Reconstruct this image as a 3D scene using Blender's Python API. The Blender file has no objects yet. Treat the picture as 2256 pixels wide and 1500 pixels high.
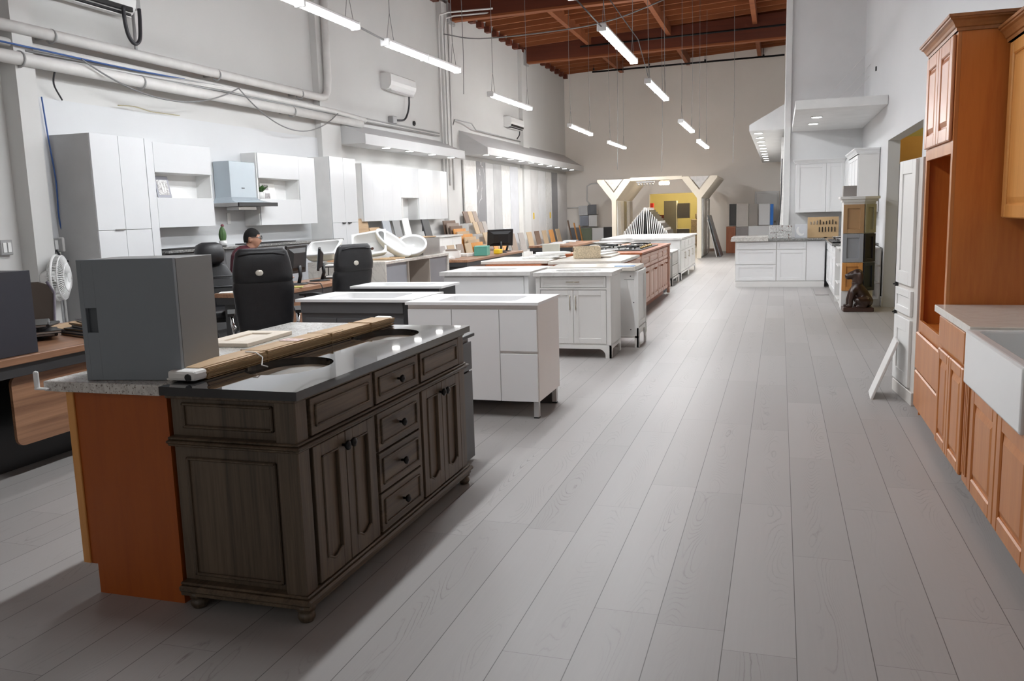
import bpy, bmesh, math, random
from mathutils import Vector, Matrix
random.seed(7)
scene = bpy.context.scene
COL = scene.collection
pi = math.pi

# ---------------------------------------------------------------- camera
PITCH, YAW, ROLL, FPX = -0.14868945, -0.30841112, -0.0288732, 1860.0
fw = Vector((math.sin(YAW)*math.cos(PITCH), math.cos(YAW)*math.cos(PITCH), math.sin(PITCH)))
rt0 = Vector((math.cos(YAW), -math.sin(YAW), 0)); up0 = rt0.cross(fw)
rt = math.cos(ROLL)*rt0 + math.sin(ROLL)*up0
up = -math.sin(ROLL)*rt0 + math.cos(ROLL)*up0
cd = bpy.data.cameras.new('camera'); cam = bpy.data.objects.new('camera', cd); COL.objects.link(cam)
cd.sensor_width = 36.0; cd.lens = FPX/2256*36.0; cd.clip_start = 0.05; cd.clip_end = 200
m = Matrix((rt, up, -fw)).transposed().to_4x4(); m.translation = Vector((0, 0, 1.5)); cam.matrix_world = m
scene.camera = cam

# ---------------------------------------------------------------- world, exposure
w = bpy.data.worlds.new('world'); scene.world = w; w.use_nodes = True
bg = w.node_tree.nodes['Background']; bg.inputs[0].default_value = (1.0, 0.98, 0.95, 1); bg.inputs[1].default_value = 0.50
vs = scene.view_settings
vs.view_transform = 'Standard'; vs.look = 'None'; vs.gamma = 1.0; vs.exposure = 0.0; vs.use_curve_mapping = False
TUBE = 100.0          # radiance of the hanging tube lamps
SPOT = 25.0          # watts of each recessed downlight

# room dimensions
XL, XR, YF, YB, YP, XI = -7.5, 1.45, 30.6, -5.0, 17.45, 0.10
def zc(x): return 6.36 + 0.037*(x + 7.5)

# ---------------------------------------------------------------- helpers
class MB:
    def __init__(s): s.bm = bmesh.new()
    def box(s, x0, y0, z0, x1, y1, z1, b=0.0, seg=1, M=None):
        if x1 < x0: x0, x1 = x1, x0
        if y1 < y0: y0, y1 = y1, y0
        if z1 < z0: z0, z1 = z1, z0
        mt = Matrix.Translation(((x0+x1)/2, (y0+y1)/2, (z0+z1)/2)) @ Matrix.Diagonal((x1-x0, y1-y0, z1-z0, 1))
        if M is not None: mt = M @ mt
        r = bmesh.ops.create_cube(s.bm, size=1, matrix=mt)
        b = min(b, 0.45*min(x1-x0, y1-y0, z1-z0))
        if b > 0:
            es = list({e for v in r['verts'] for e in v.link_edges})
            bmesh.ops.bevel(s.bm, geom=es, offset=b, segments=seg, affect='EDGES', profile=0.5)
        return s
    def cyl(s, p0, p1, r0, r1=None, n=12, caps=True):
        p0, p1 = Vector(p0), Vector(p1); r1 = r0 if r1 is None else r1
        d = p1-p0; q = d.to_track_quat('Z', 'Y').to_matrix().to_4x4(); q.translation = (p0+p1)/2
        r = bmesh.ops.create_cone(s.bm, cap_ends=caps, segments=n, radius1=r0, radius2=r1, depth=d.length, matrix=q)
        fs = {f for v in r['verts'] for f in v.link_faces}
        for f in fs: f.smooth = len(f.verts) == 4
        return s
    def tube(s, pts, r, n=8, caps=True):
        pts = [Vector(p) for p in pts]
        rs = r if isinstance(r, (list, tuple)) else [r]*len(pts)
        rings = []; prev = None
        for i, p in enumerate(pts):
            t = (pts[min(i+1, len(pts)-1)] - pts[max(i-1, 0)]).normalized()
            if prev is None:
                a = Vector((0, 0, 1)) if abs(t.z) < 0.9 else Vector((1, 0, 0))
                u = t.cross(a).normalized()
            else:
                u = (prev - t*prev.dot(t)).normalized()
            v = t.cross(u); prev = u
            rings.append([p + rs[i]*(math.cos(2*pi*k/n)*u + math.sin(2*pi*k/n)*v) for k in range(n)])
        return s.loft(rings, caps=caps)
    def loft(s, rings, caps=True, smooth=True, closed=True):
        vr = [[s.bm.verts.new(p) for p in r] for r in rings]
        n = len(rings[0])
        for a, b in zip(vr[:-1], vr[1:]):
            for k in range(n if closed else n-1):
                f = s.bm.faces.new((a[k], a[(k+1) % n], b[(k+1) % n], b[k])); f.smooth = smooth
        if caps and closed:
            s.bm.faces.new(list(reversed(vr[0]))); s.bm.faces.new(vr[-1])
        return s
    def lathe(s, prof, c=(0, 0, 0), n=20, axis='Z'):
        rings = []
        for r, h in prof:
            r = max(r, 1e-4); ring = []
            for k in range(n):
                a = 2*pi*k/n; x, y = r*math.cos(a), r*math.sin(a)
                p = {'Z': (x, y, h), 'Y': (y, h, x), 'X': (h, x, y)}[axis]
                ring.append(Vector(p)+Vector(c))
            rings.append(ring)
        return s.loft(rings)
    def prism(s, poly, a, b, axis='X', smooth=False):
        def P(u, v, h):
            return {'X': (h, u, v), 'Y': (u, h, v), 'Z': (u, v, h)}[axis]
        va = [s.bm.verts.new(P(u, v, a)) for u, v in poly]; vb = [s.bm.verts.new(P(u, v, b)) for u, v in poly]
        n = len(poly)
        for k in range(n):
            f = s.bm.faces.new((va[k], va[(k+1) % n], vb[(k+1) % n], vb[k])); f.smooth = smooth
        s.bm.faces.new(list(reversed(va))); s.bm.faces.new(vb)
        return s
    def frustum(s, x0, x1, z0, z1, yb, yf, i):
        a = [(x0, yb, z0), (x1, yb, z0), (x1, yb, z1), (x0, yb, z1)]
        b = [(x0+i, yf, z0+i), (x1-i, yf, z0+i), (x1-i, yf, z1-i), (x0+i, yf, z1-i)]
        return s.loft([a, b], smooth=False)
    def sphere(s, c, r, sc=(1, 1, 1), n=16, M=None):
        mt = Matrix.Translation(c) @ Matrix.Diagonal((sc[0], sc[1], sc[2], 1))
        if M is not None: mt = M @ mt
        q = bmesh.ops.create_uvsphere(s.bm, u_segments=n, v_segments=max(6, n//2), radius=r, matrix=mt)
        for v in q['verts']:
            for f in v.link_faces: f.smooth = True
        return s
    def torus(s, c, R, r, axis='Z', n=32, k=8, sx=1, sy=1):
        rings = []
        for i in range(n+1):
            a = 2*pi*i/n; ring = []
            for j in range(k):
                b = 2*pi*j/k; q = R+r*math.cos(b); x, y, z = q*math.cos(a)*sx, q*math.sin(a)*sy, r*math.sin(b)
                p = {'Z': (x, y, z), 'Y': (x, z, y), 'X': (z, x, y)}[axis]
                ring.append(Vector(p)+Vector(c))
            rings.append(ring)
        return s.loft(rings, caps=False)
    def slab_holes(s, x0, y0, x1, y1, z0, z1, holes):
        bm = s.bm
        def loop(pts):
            vs_ = [bm.verts.new((p[0], p[1], z1)) for p in pts]
            return [bm.edges.new((vs_[i], vs_[(i+1) % len(vs_)])) for i in range(len(vs_))]
        es = loop([(x0, y0), (x1, y0), (x1, y1), (x0, y1)])
        for h in holes: es += loop(h)
        r = bmesh.ops.triangle_fill(bm, use_beauty=True, use_dissolve=False, edges=es)
        fs = [g for g in r['geom'] if isinstance(g, bmesh.types.BMFace)]
        e = bmesh.ops.extrude_face_region(bm, geom=fs, use_keep_orig=True)
        vv = [g for g in e['geom'] if isinstance(g, bmesh.types.BMVert)]
        bmesh.ops.translate(bm, verts=vv, vec=(0, 0, z0-z1))
        return s
    def bowl(s, pts, z, depth, flat=0.7, steps=5):
        cx = sum(p[0] for p in pts)/len(pts); cy = sum(p[1] for p in pts)/len(pts); rings = []
        for i in range(steps+1):
            t = i/steps; k = 1-(1-flat)*(1-math.cos(t*pi/2)); zz = z-depth*math.sin(t*pi/2)
            rings.append([Vector((cx+(p[0]-cx)*k, cy+(p[1]-cy)*k, zz)) for p in pts])
        s.loft(rings, caps=False)
        s.bm.faces.new([s.bm.verts.new(p) for p in rings[-1]])
        return s
    def xf(s, M):
        bmesh.ops.transform(s.bm, matrix=M, verts=s.bm.verts); return s
    def obj(s, name, mat, parent=None, loc=None, rot=None):
        bmesh.ops.recalc_face_normals(s.bm, faces=s.bm.faces)
        me = bpy.data.meshes.new(name); s.bm.to_mesh(me); s.bm.free()
        o = bpy.data.objects.new(name, me); COL.objects.link(o)
        if mat: me.materials.append(mat)
        if parent: o.parent = parent
        if loc is not None: o.location = loc
        if rot is not None: o.rotation_euler = rot
        return o

def tag(o, label, cat, group=None):
    o['label'] = label; o['category'] = cat
    if group: o['group'] = group
    return o
def thing(name, label, cat, loc=(0, 0, 0), rz=0.0, group=None, rot=None):
    o = bpy.data.objects.new(name, None); COL.objects.link(o); o.empty_display_size = 0.1
    o.location = loc; o.rotation_euler = rot if rot else (0, 0, rz)
    return tag(o, label, cat, group)
def solo(mb, name, mat, label, cat, loc=None, rot=None, group=None):
    return tag(mb.obj(name, mat, None, loc, rot), label, cat, group)
def struct(o): o['kind'] = 'structure'; return o
def dup(r, loc, rz=None, label=None, group=None):
    c = r.copy(); COL.objects.link(c); c.location = loc
    if rz is not None: c.rotation_euler = (0, 0, rz)
    if label: c['label'] = label
    if group: c['group'] = group
    for ch in list(r.children):
        d = ch.copy(); COL.objects.link(d); d.parent = c
        for g in list(ch.children):
            e = g.copy(); COL.objects.link(e); e.parent = d
    return c
FACE_Y, FACE_XP, FACE_XN = 0.0, pi/2, -pi/2      # which way a unit's front looks
def rrect(cx, cy, w_, h_, r, n=5):
    pts = []
    for (sx, sy, a0) in ((1, 1, 0), (-1, 1, pi/2), (-1, -1, pi), (1, -1, 1.5*pi)):
        for i in range(n):
            a = a0+pi/2*i/(n-1)
            pts.append((cx+sx*(w_/2-r)+r*math.cos(a), cy+sy*(h_/2-r)+r*math.sin(a)))
    return pts
def smooth(pts, k=6):
    p = [Vector(q) for q in pts]
    if len(p) < 3: return p
    q = [p[0]*2-p[1]] + p + [p[-1]*2-p[-2]]; out = []
    for i in range(1, len(q)-2):
        for j in range(k):
            t = j/k; out.append(0.5*((2*q[i]) + (q[i+1]-q[i-1])*t + (2*q[i-1]-5*q[i]+4*q[i+1]-q[i+2])*t*t + (3*q[i]-q[i-1]-3*q[i+1]+q[i+2])*t**3))
    return out + [p[-1]]
def ell(cx, cy, a, b, n=36): return [(cx+a*math.cos(2*pi*k/n), cy+b*math.sin(2*pi*k/n)) for k in range(n)]

# ---------------------------------------------------------------- materials
def srgb(c):
    return tuple(((v/255)/12.92 if v/255 <= 0.04045 else ((v/255+0.055)/1.055)**2.4) for v in c)
def newmat(name):
    mt = bpy.data.materials.new(name); mt.use_nodes = True; nt = mt.node_tree
    return mt, nt, nt.nodes['Principled BSDF']
def N(nt, t, **kw):
    n = nt.nodes.new(t)
    for k, v in kw.items():
        if k in n.inputs: n.inputs[k].default_value = v
        else: setattr(n, k, v)
    return n
def L(nt, a, b): nt.links.new(a, b)
def coords(nt, scale=(1, 1, 1), rot=(0, 0, 0), world=False):
    if world: src = N(nt, 'ShaderNodeNewGeometry').outputs['Position']
    else: src = N(nt, 'ShaderNodeTexCoord').outputs['Object']
    mp = N(nt, 'ShaderNodeMapping'); mp.inputs['Scale'].default_value = scale; mp.inputs['Rotation'].default_value = rot
    L(nt, src, mp.inputs['Vector']); return mp.outputs['Vector']
def ramp(nt, fac, stops):
    r = N(nt, 'ShaderNodeValToRGB'); cr = r.color_ramp
    while len(cr.elements) < len(stops): cr.elements.new(0.5)
    for e, (p, c) in zip(cr.elements, stops): e.position = p; e.color = (*c, 1)
    L(nt, fac, r.inputs['Fac']); return r.outputs['Color']
def paint(name, c, rough=0.5, metal=0.0, var=0.05, scale=3.0, bump=0.0, spec=0.5, coat=0.0):
    mt, nt, b = newmat(name); v = coords(nt)
    n = N(nt, 'ShaderNodeTexNoise', Scale=scale, Detail=4.0); L(nt, v, n.inputs['Vector'])
    col = ramp(nt, n.outputs['Fac'], [(0.3, tuple(x*(1-var) for x in c)), (0.7, tuple(min(1, x*(1+var)) for x in c))])
    L(nt, col, b.inputs['Base Color'])
    b.inputs['Roughness'].default_value = rough; b.inputs['Metallic'].default_value = metal
    b.inputs['Specular IOR Level'].default_value = spec; b.inputs['Coat Weight'].default_value = coat
    if bump:
        n2 = N(nt, 'ShaderNodeTexNoise', Scale=180.0, Detail=2.0); L(nt, v, n2.inputs['Vector'])
        bp = N(nt, 'ShaderNodeBump', Strength=bump, Distance=0.002); L(nt, n2.outputs['Fac'], bp.inputs['Height']); L(nt, bp.outputs['Normal'], b.inputs['Normal'])
    return mt
def wood(name, c1, c2, along='Z', rough=0.45, fine=60.0, stretch=0.04, coat=0.0, bump=0.15):
    mt, nt, b = newmat(name)
    sc = {'X': (stretch, 1, 1), 'Y': (1, stretch, 1), 'Z': (1, 1, stretch)}[along]
    v = coords(nt, sc)
    n = N(nt, 'ShaderNodeTexNoise', Scale=fine, Detail=6.0, Roughness=0.6, Distortion=0.4); L(nt, v, n.inputs['Vector'])
    n2 = N(nt, 'ShaderNodeTexNoise', Scale=fine*0.12, Detail=3.0, Distortion=1.2); L(nt, v, n2.inputs['Vector'])
    mx = N(nt, 'ShaderNodeMath', operation='MULTIPLY_ADD'); L(nt, n2.outputs['Fac'], mx.inputs[0]); mx.inputs[1].default_value = 0.6
    ms = N(nt, 'ShaderNodeMath', operation='MULTIPLY'); L(nt, n.outputs['Fac'], ms.inputs[0]); ms.inputs[1].default_value = 0.5
    L(nt, ms.outputs[0], mx.inputs[2])
    col = ramp(nt, mx.outputs[0], [(0.36, c1), (0.66, c2)]); L(nt, col, b.inputs['Base Color'])
    b.inputs['Roughness'].default_value = rough; b.inputs['Coat Weight'].default_value = coat
    bp = N(nt, 'ShaderNodeBump', Strength=bump, Distance=0.001); L(nt, n.outputs['Fac'], bp.inputs['Height']); L(nt, bp.outputs['Normal'], b.inputs['Normal'])
    return mt
def stone(name, base, vein, amount=0.5, scale=2.0, rough=0.2, speck=None, speck_scale=90.0, dist=3.0):
    mt, nt, b = newmat(name); v = coords(nt)
    n = N(nt, 'ShaderNodeTexNoise', Scale=scale, Detail=8.0, Roughness=0.6, Distortion=dist); L(nt, v, n.inputs['Vector'])
    a = N(nt, 'ShaderNodeMath', operation='SUBTRACT'); L(nt, n.outputs['Fac'], a.inputs[0]); a.inputs[1].default_value = 0.5
    ab = N(nt, 'ShaderNodeMath', operation='ABSOLUTE'); L(nt, a.outputs[0], ab.inputs[0])
    col = ramp(nt, ab.outputs[0], [(0.0, tuple(bb*(1-amount)+vv*amount for bb, vv in zip(base, vein))), (0.06, base)])
    if speck:
        n2 = N(nt, 'ShaderNodeTexNoise', Scale=speck_scale, Detail=3.0); L(nt, v, n2.inputs['Vector'])
        f = ramp(nt, n2.outputs['Fac'], [(0.58, (0, 0, 0)), (0.68, (1, 1, 1))])
        mx = N(nt, 'ShaderNodeMix', data_type='RGBA'); L(nt, f, mx.inputs['Factor']); L(nt, col, mx.inputs['A']); mx.inputs['B'].default_value = (*speck, 1); col = mx.outputs['Result']
    L(nt, col, b.inputs['Base Color']); b.inputs['Roughness'].default_value = rough
    return mt
def glow(name, c, s):
    mt, nt, b = newmat(name); b.inputs['Base Color'].default_value = (*c, 1)
    b.inputs['Emission Color'].default_value = (*c, 1); b.inputs['Emission Strength'].default_value = s
    return mt

WHITE = paint('white_paint', (0.78, 0.78, 0.77), 0.55)
WALL = paint('wall_paint', (0.62, 0.615, 0.60), 0.75, var=0.03, scale=0.7, bump=0.1)
WALL_R = paint('right_wall_paint', (0.66, 0.66, 0.665), 0.75, var=0.02, scale=0.7, bump=0.1)
GLOSS = paint('white_lacquer', (0.67, 0.68, 0.69), 0.2, var=0.01)
SHAKER = paint('white_cabinet_paint', (0.76, 0.75, 0.73), 0.35, var=0.02)
CERAMIC = paint('white_ceramic', (0.74, 0.74, 0.73), 0.10, var=0.01)
CERTOP = paint('ceramic_vanity_top', (0.86, 0.86, 0.86), 0.3, var=0.01, spec=0.22)
CERAMIC_B = paint('ceramic_underside', (0.62, 0.58, 0.48), 0.5, var=0.05)
GREYBOX = paint('grey_laminate', (0.20, 0.222, 0.243), 0.42, var=0.03)
GREYSIDE = paint('grey_side_panel', (0.215, 0.215, 0.215), 0.4, var=0.03)
CHARC = paint('charcoal_laminate', (0.030, 0.031, 0.042), 0.5, var=0.05)
DKGREY = paint('dark_grey_cabinet', (0.115, 0.115, 0.118), 0.4, var=0.04)
BLUEGREY = paint('blue_grey_panel', (0.30, 0.32, 0.35), 0.4, var=0.03)
BLACK = paint('black_plastic', (0.012, 0.012, 0.013), 0.4, var=0.1)
LEATHER = paint('black_leather', (0.014, 0.014, 0.016), 0.42, var=0.15, scale=20, bump=0.4)
CHROME = paint('chrome', (0.8, 0.8, 0.8), 0.12, 1.0, var=0.02)
NICKEL = paint('brushed_nickel', (0.55, 0.50, 0.42), 0.3, 1.0, var=0.04)
STEEL = paint('stainless_steel', (0.42, 0.41, 0.40), 0.28, 1.0, var=0.06, scale=2)
ALU = paint('aluminium_leg', (0.62, 0.63, 0.63), 0.35, 0.6, var=0.03)
PIPE = paint('pipe_paint', (0.72, 0.71, 0.69), 0.5, var=0.06, scale=5)
CONDUIT = paint('grey_conduit', (0.38, 0.38, 0.38), 0.45, 0.3)
CABLE = paint('black_cable', (0.03, 0.03, 0.035), 0.5)
GREYC = paint('grey_cable', (0.22, 0.22, 0.22), 0.5)
BLUEC = paint('blue_cable', (0.03, 0.09, 0.28), 0.5)
WHITEP = paint('white_plastic', (0.78, 0.78, 0.77), 0.35, var=0.02)
CARD = wood('cardboard', srgb((168, 138, 104)), srgb((196, 168, 134)), 'Y', 0.7, 30, 0.1)
CARD_E = wood('cardboard_edges', srgb((116, 92, 60)), srgb((172, 142, 100)), 'Y', 0.6, 90, 0.02)
OAK = wood('grey_oak', (0.034, 0.023, 0.014), (0.118, 0.083, 0.053), 'Z', 0.42, 95, 0.035, bump=0.35)
OAK_H = wood('grey_oak_across', (0.030, 0.020, 0.012), (0.128, 0.090, 0.056), 'X', 0.42, 95, 0.035, bump=0.35)
IRON = paint('black_iron', (0.012, 0.012, 0.013), 0.35, 0.6)
BLACKTOP = stone('black_stone_top', (0.012, 0.012, 0.014), (0.03, 0.03, 0.03), 0.5, 3, 0.04)
_b = BLACKTOP.node_tree.nodes['Principled BSDF']; _b.inputs['IOR'].default_value = 1.6; _b.inputs['Coat Weight'].default_value = 0.45; _b.inputs['Coat IOR'].default_value = 1.7; _b.inputs['Coat Roughness'].default_value = 0.03
ORANGE = wood('orange_veneer', srgb((148, 68, 10)), srgb((162, 80, 16)), 'Z', 0.45, 40, 0.1, bump=0.03)
HONEY = wood('honey_maple', srgb((196, 130, 62)), srgb((214, 152, 84)), 'Z', 0.35, 40, 0.08, bump=0.05)
MAPLE = wood('maple_doors', srgb((168, 98, 44)), srgb((190, 122, 64)), 'Z', 0.35, 34, 0.07, bump=0.05)
MAPLE_D = wood('maple_glaze', srgb((136, 84, 42)), srgb((160, 104, 58)), 'Z', 0.4, 34, 0.07, bump=0.05)
TALLSIDE = wood('reddish_veneer', srgb((174, 94, 28)), srgb((192, 112, 42)), 'Z', 0.45, 40, 0.1, bump=0.03)
CHERRY = wood('pinkish_cherry', srgb((204, 158, 138)), srgb((220, 180, 160)), 'Z', 0.35, 34, 0.08, bump=0.05)
CHERRY_D = wood('cherry_carcass', srgb((146, 78, 42)), srgb((168, 98, 60)), 'Z', 0.45, 34, 0.1, bump=0.05)
WALNUT = wood('walnut_desk', srgb((96, 62, 42)), srgb((168, 126, 96)), 'X', 0.35, 34, 0.03, bump=0.05)
ANTH = paint('anthracite', (0.035, 0.035, 0.037), 0.5)
GRANITE = stone('white_granite', (0.64, 0.62, 0.58), (0.34, 0.31, 0.29), 0.5, 7, 0.15, (0.16, 0.12, 0.10), 130, 2)
MARBLE = stone('white_marble', (0.72, 0.71, 0.69), (0.5, 0.48, 0.45), 0.35, 1.3, 0.25)
MARBLE.node_tree.nodes['Principled BSDF'].inputs['Specular IOR Level'].default_value = 0.25
QUARTZ = stone('beige_quartz', (0.66, 0.62, 0.56), (0.52, 0.46, 0.40), 0.3, 3, 0.2)
CREAM = paint('cream_paint', (0.66, 0.59, 0.48), 0.55, var=0.03)
OLIVE = paint('olive_wall', (0.60, 0.54, 0.27), 0.7, var=0.04)
TAN = paint('tan_wall', (0.48, 0.26, 0.07), 0.7, var=0.04)
ROOFW = wood('roof_wood', srgb((84, 34, 12)), srgb((112, 50, 20)), 'X', 0.7, 12, 0.1, bump=0.1)
BEAMW = wood('beam_wood', srgb((78, 30, 10)), srgb((100, 42, 16)), 'X', 0.6, 10, 0.05, bump=0.1)
JOISTW = wood('joist_wood', srgb((120, 62, 28)), srgb((146, 82, 42)), 'X', 0.7, 14, 0.05, bump=0.1)
DOGW = wood('carved_dark_wood', (0.016, 0.007, 0.005), (0.05, 0.022, 0.014), 'Z', 0.3, 14, 0.5, bump=0.2)
PAPER = paint('paper', (0.80, 0.79, 0.76), 0.6, var=0.03)
LEAF = paint('leaf_green', (0.035, 0.09, 0.02), 0.4, var=0.2, scale=20)
LAMPGLOW = glow('lamp_lens', (0.94, 0.97, 1.0), TUBE)
LAMPGLOW_F = glow('far_lamp_lens', (0.97, 0.97, 0.97), TUBE*1.3)
DISC = glow('downlight_lens', (1.0, 0.99, 0.97), 14.0)

def floor_mat():
    mt, nt, b = newmat('plank_floor'); geo = N(nt, 'ShaderNodeNewGeometry'); sp = N(nt, 'ShaderNodeSeparateXYZ'); L(nt, geo.outputs['Position'], sp.inputs[0])
    def mth(op, a, b2=None, c=None):
        n = N(nt, 'ShaderNodeMath', operation=op)
        for i, x in enumerate((a, b2, c)):
            if x is None: continue
            if isinstance(x, (int, float)): n.inputs[i].default_value = x
            else: L(nt, x, n.inputs[i])
        return n.outputs[0]
    W_, LEN = 0.2435, 1.52
    u = mth('DIVIDE', mth('SUBTRACT', sp.outputs['X'], 0.079), W_)
    row = mth('FLOOR', u); fu = mth('FRACT', u)
    wn = N(nt, 'ShaderNodeTexWhiteNoise', noise_dimensions='1D'); L(nt, row, wn.inputs['W'])
    v = mth('ADD', mth('DIVIDE', sp.outputs['Y'], LEN), wn.outputs['Value'])
    colr = mth('FLOOR', v); fv = mth('FRACT', v)
    cmb = N(nt, 'ShaderNodeCombineXYZ'); L(nt, row, cmb.inputs[0]); L(nt, colr, cmb.inputs[1])
    wn2 = N(nt, 'ShaderNodeTexWhiteNoise', noise_dimensions='2D'); L(nt, cmb.outputs[0], wn2.inputs['Vector'])
    # seams
    du = mth('MULTIPLY', mth('MINIMUM', fu, mth('SUBTRACT', 1.0, fu)), W_)
    dv = mth('MULTIPLY', mth('MINIMUM', fv, mth('SUBTRACT', 1.0, fv)), LEN)
    seam = mth('LESS_THAN', du, 0.0016); seam2 = mth('MULTIPLY', mth('LESS_THAN', dv, 0.0012), 0.6)
    sm = mth('MAXIMUM', seam, seam2)
    # grain, shifted for each plank
    off = N(nt, 'ShaderNodeCombineXYZ'); L(nt, mth('MULTIPLY', wn2.outputs['Value'], 37.0), off.inputs[0]); L(nt, mth('MULTIPLY', row, 5.3), off.inputs[1])
    pv = N(nt, 'ShaderNodeVectorMath', operation='MULTIPLY'); L(nt, geo.outputs['Position'], pv.inputs[0]); pv.inputs[1].default_value = (5.0, 0.85, 1)
    pa = N(nt, 'ShaderNodeVectorMath', operation='ADD'); L(nt, pv.outputs[0], pa.inputs[0]); L(nt, off.outputs[0], pa.inputs[1])
    n1 = N(nt, 'ShaderNodeTexNoise', Scale=1.0, Detail=1.5, Roughness=0.45); L(nt, pa.outputs[0], n1.inputs['Vector'])
    fr = N(nt, 'ShaderNodeTexNoise', Scale=22.0, Detail=2.0); L(nt, pa.outputs[0], fr.inputs['Vector'])
    ring = mth('FRACT', mth('MULTIPLY', mth('ADD', n1.outputs['Fac'], mth('MULTIPLY', fr.outputs['Fac'], 0.012)), 34.0))
    line = mth('POWER', mth('ABSOLUTE', mth('SUBTRACT', mth('MULTIPLY', ring, 2.0), 1.0)), 9.0)
    # cathedral grain only along the middle strip of a plank
    mid = mth('SUBTRACT', 1.0, mth('MINIMUM', 1.0, mth('MULTIPLY', mth('ABSOLUTE', mth('SUBTRACT', fu, mth('MULTIPLY_ADD', wn2.outputs['Value'], 0.5, 0.25))), 4.2)))
    pk = N(nt, 'ShaderNodeTexNoise', Scale=0.9, Detail=1.0); L(nt, pa.outputs[0], pk.inputs['Vector'])
    msk = mth('MULTIPLY', mid, mth('MULTIPLY', mth('SUBTRACT', pk.outputs['Fac'], 0.36), 3.4)); msk = mth('MAXIMUM', 0.0, mth('MINIMUM', 1.0, msk))
    gl = mth('MULTIPLY', line, msk)
    fine = N(nt, 'ShaderNodeTexNoise', Scale=1.0, Detail=5.0, Roughness=0.7)
    pf = N(nt, 'ShaderNodeVectorMath', operation='MULTIPLY'); L(nt, geo.outputs['Position'], pf.inputs[0]); pf.inputs[1].default_value = (70, 2.2, 1); L(nt, pf.outputs[0], fine.inputs['Vector'])
    tone = mth('ADD', mth('MULTIPLY', wn2.outputs['Value'], 0.5), mth('MULTIPLY', fine.outputs['Fac'], 0.55))
    col = ramp(nt, tone, [(0.1, (0.315, 0.299, 0.287)), (0.9, (0.395, 0.378, 0.366))])
    m1 = N(nt, 'ShaderNodeMix', data_type='RGBA'); L(nt, mth('MULTIPLY', gl, 0.72), m1.inputs['Factor']); L(nt, col, m1.inputs['A']); m1.inputs['B'].default_value = (0.12, 0.105, 0.095, 1)
    m2 = N(nt, 'ShaderNodeMix', data_type='RGBA'); L(nt, mth('MULTIPLY', sm, 0.8), m2.inputs['Factor']); L(nt, m1.outputs['Result'], m2.inputs['A']); m2.inputs['B'].default_value = (0.05, 0.045, 0.04, 1)
    L(nt, m2.outputs['Result'], b.inputs['Base Color'])
    L(nt, mth('MULTIPLY_ADD', fine.outputs['Fac'], 0.16, 0.35), b.inputs['Roughness'])
    b.inputs['Specular IOR Level'].default_value = 0.38
    bp = N(nt, 'ShaderNodeBump', Strength=0.35, Distance=0.0008); L(nt, mth('ADD', mth('MULTIPLY', gl, -0.6), mth('MULTIPLY', sm, -2.0)), bp.inputs['Height']); L(nt, bp.outputs['Normal'], b.inputs['Normal'])
    return mt
FLOOR = floor_mat()
# ================================================================ the room
def S(mb, name, mat): return struct(mb.obj(name, mat))
S(MB().box(XL-0.2, YB, -0.1, 3.6, 36, 0), 'floor', FLOOR)
S(MB().box(XL-0.2, YB, 0, XL, YF+0.2, 6.5), 'wall_left', WALL)
OY0, OY1, OZ = 10.2, 13.34, 2.38
S(MB().box(XR, YB, 0, XR+0.16, OY0, 6.9).box(XR, OY1, 0, XR+0.16, YP+0.1, 6.9).box(XR, OY0, OZ, XR+0.16, OY1, 6.9), 'wall_right', WALL_R)
S(MB().box(XI, YP, 0, XR, YP+0.14, 6.9), 'wall_partition', paint('partition_paint', (0.78, 0.78, 0.78), 0.75, var=0.02))
S(MB().box(XI, YP+0.14, 0, XI+0.14, YF, 6.9), 'wall_inner', WALL_R)
FX0, FX1, FZ = -4.45, -2.72, 2.06
S(MB().box(XL, YF, 0, FX0, YF+0.15, 6.8).box(FX1, YF, 0, XI+0.14, YF+0.15, 6.8).box(FX0, YF, FZ, FX1, YF+0.15, 6.8), 'wall_far', paint('far_wall_bounce_tint', (0.90, 0.85, 0.79), 0.75, var=0.02, scale=0.7))  # warm tint stands in for light bounced off the wooden roof
# roof deck, follows the slope
mb = MB(); mb.prism([(XL-0.2, zc(XL-0.2)+0.32), (XR+0.3, zc(XR+0.3)+0.32), (XR+0.3, zc(XR+0.3)+0.37), (XL-0.2, zc(XL-0.2)+0.37)], YB, YF+0.2, 'Y'); S(mb, 'ceiling', ROOFW)
# girders across the hall
tn = [0]
def trim(mb, mat):
    tn[0] += 1; return S(mb, 'trim_%d' % tn[0], mat)
for yb in (7.1, 13.2, 19.15, 25.3):
    x1 = XI if yb > YP else XR
    zb = lambda x: 5.96 + 0.012*(x+7.5)
    trim(MB().prism([(XL+0.12, zb(XL)), (x1, zb(x1)), (x1, zc(x1)+0.1), (XL+0.12, zc(XL)+0.1)], yb-0.09, yb+0.09, 'Y'), BEAMW)
    trim(MB().box(XL, yb-0.22, 5.88, XL+0.16, yb+0.22, 6.34, 0.01), CONDUIT)   # steel bucket at the wall
    trim(MB().prism([(XL+0.2, zb(XL)-0.02), (x1, zb(x1)-0.02), (x1, zb(x1)+0.03), (XL+0.2, zb(XL)+0.03)], yb-0.1, yb+0.1, 'Y'), JOISTW)
# purlins along the hall between the girders
for px_ in (-5.4, -3.1, -0.75):
    for a, b in ((7.2, 13.1), (13.3, 19.05), (19.25, 25.2), (25.4, YF)):
        trim(MB().box(px_-0.06, a, zc(px_)-0.14, px_+0.06, b, zc(px_)+0.14), JOISTW)
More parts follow.
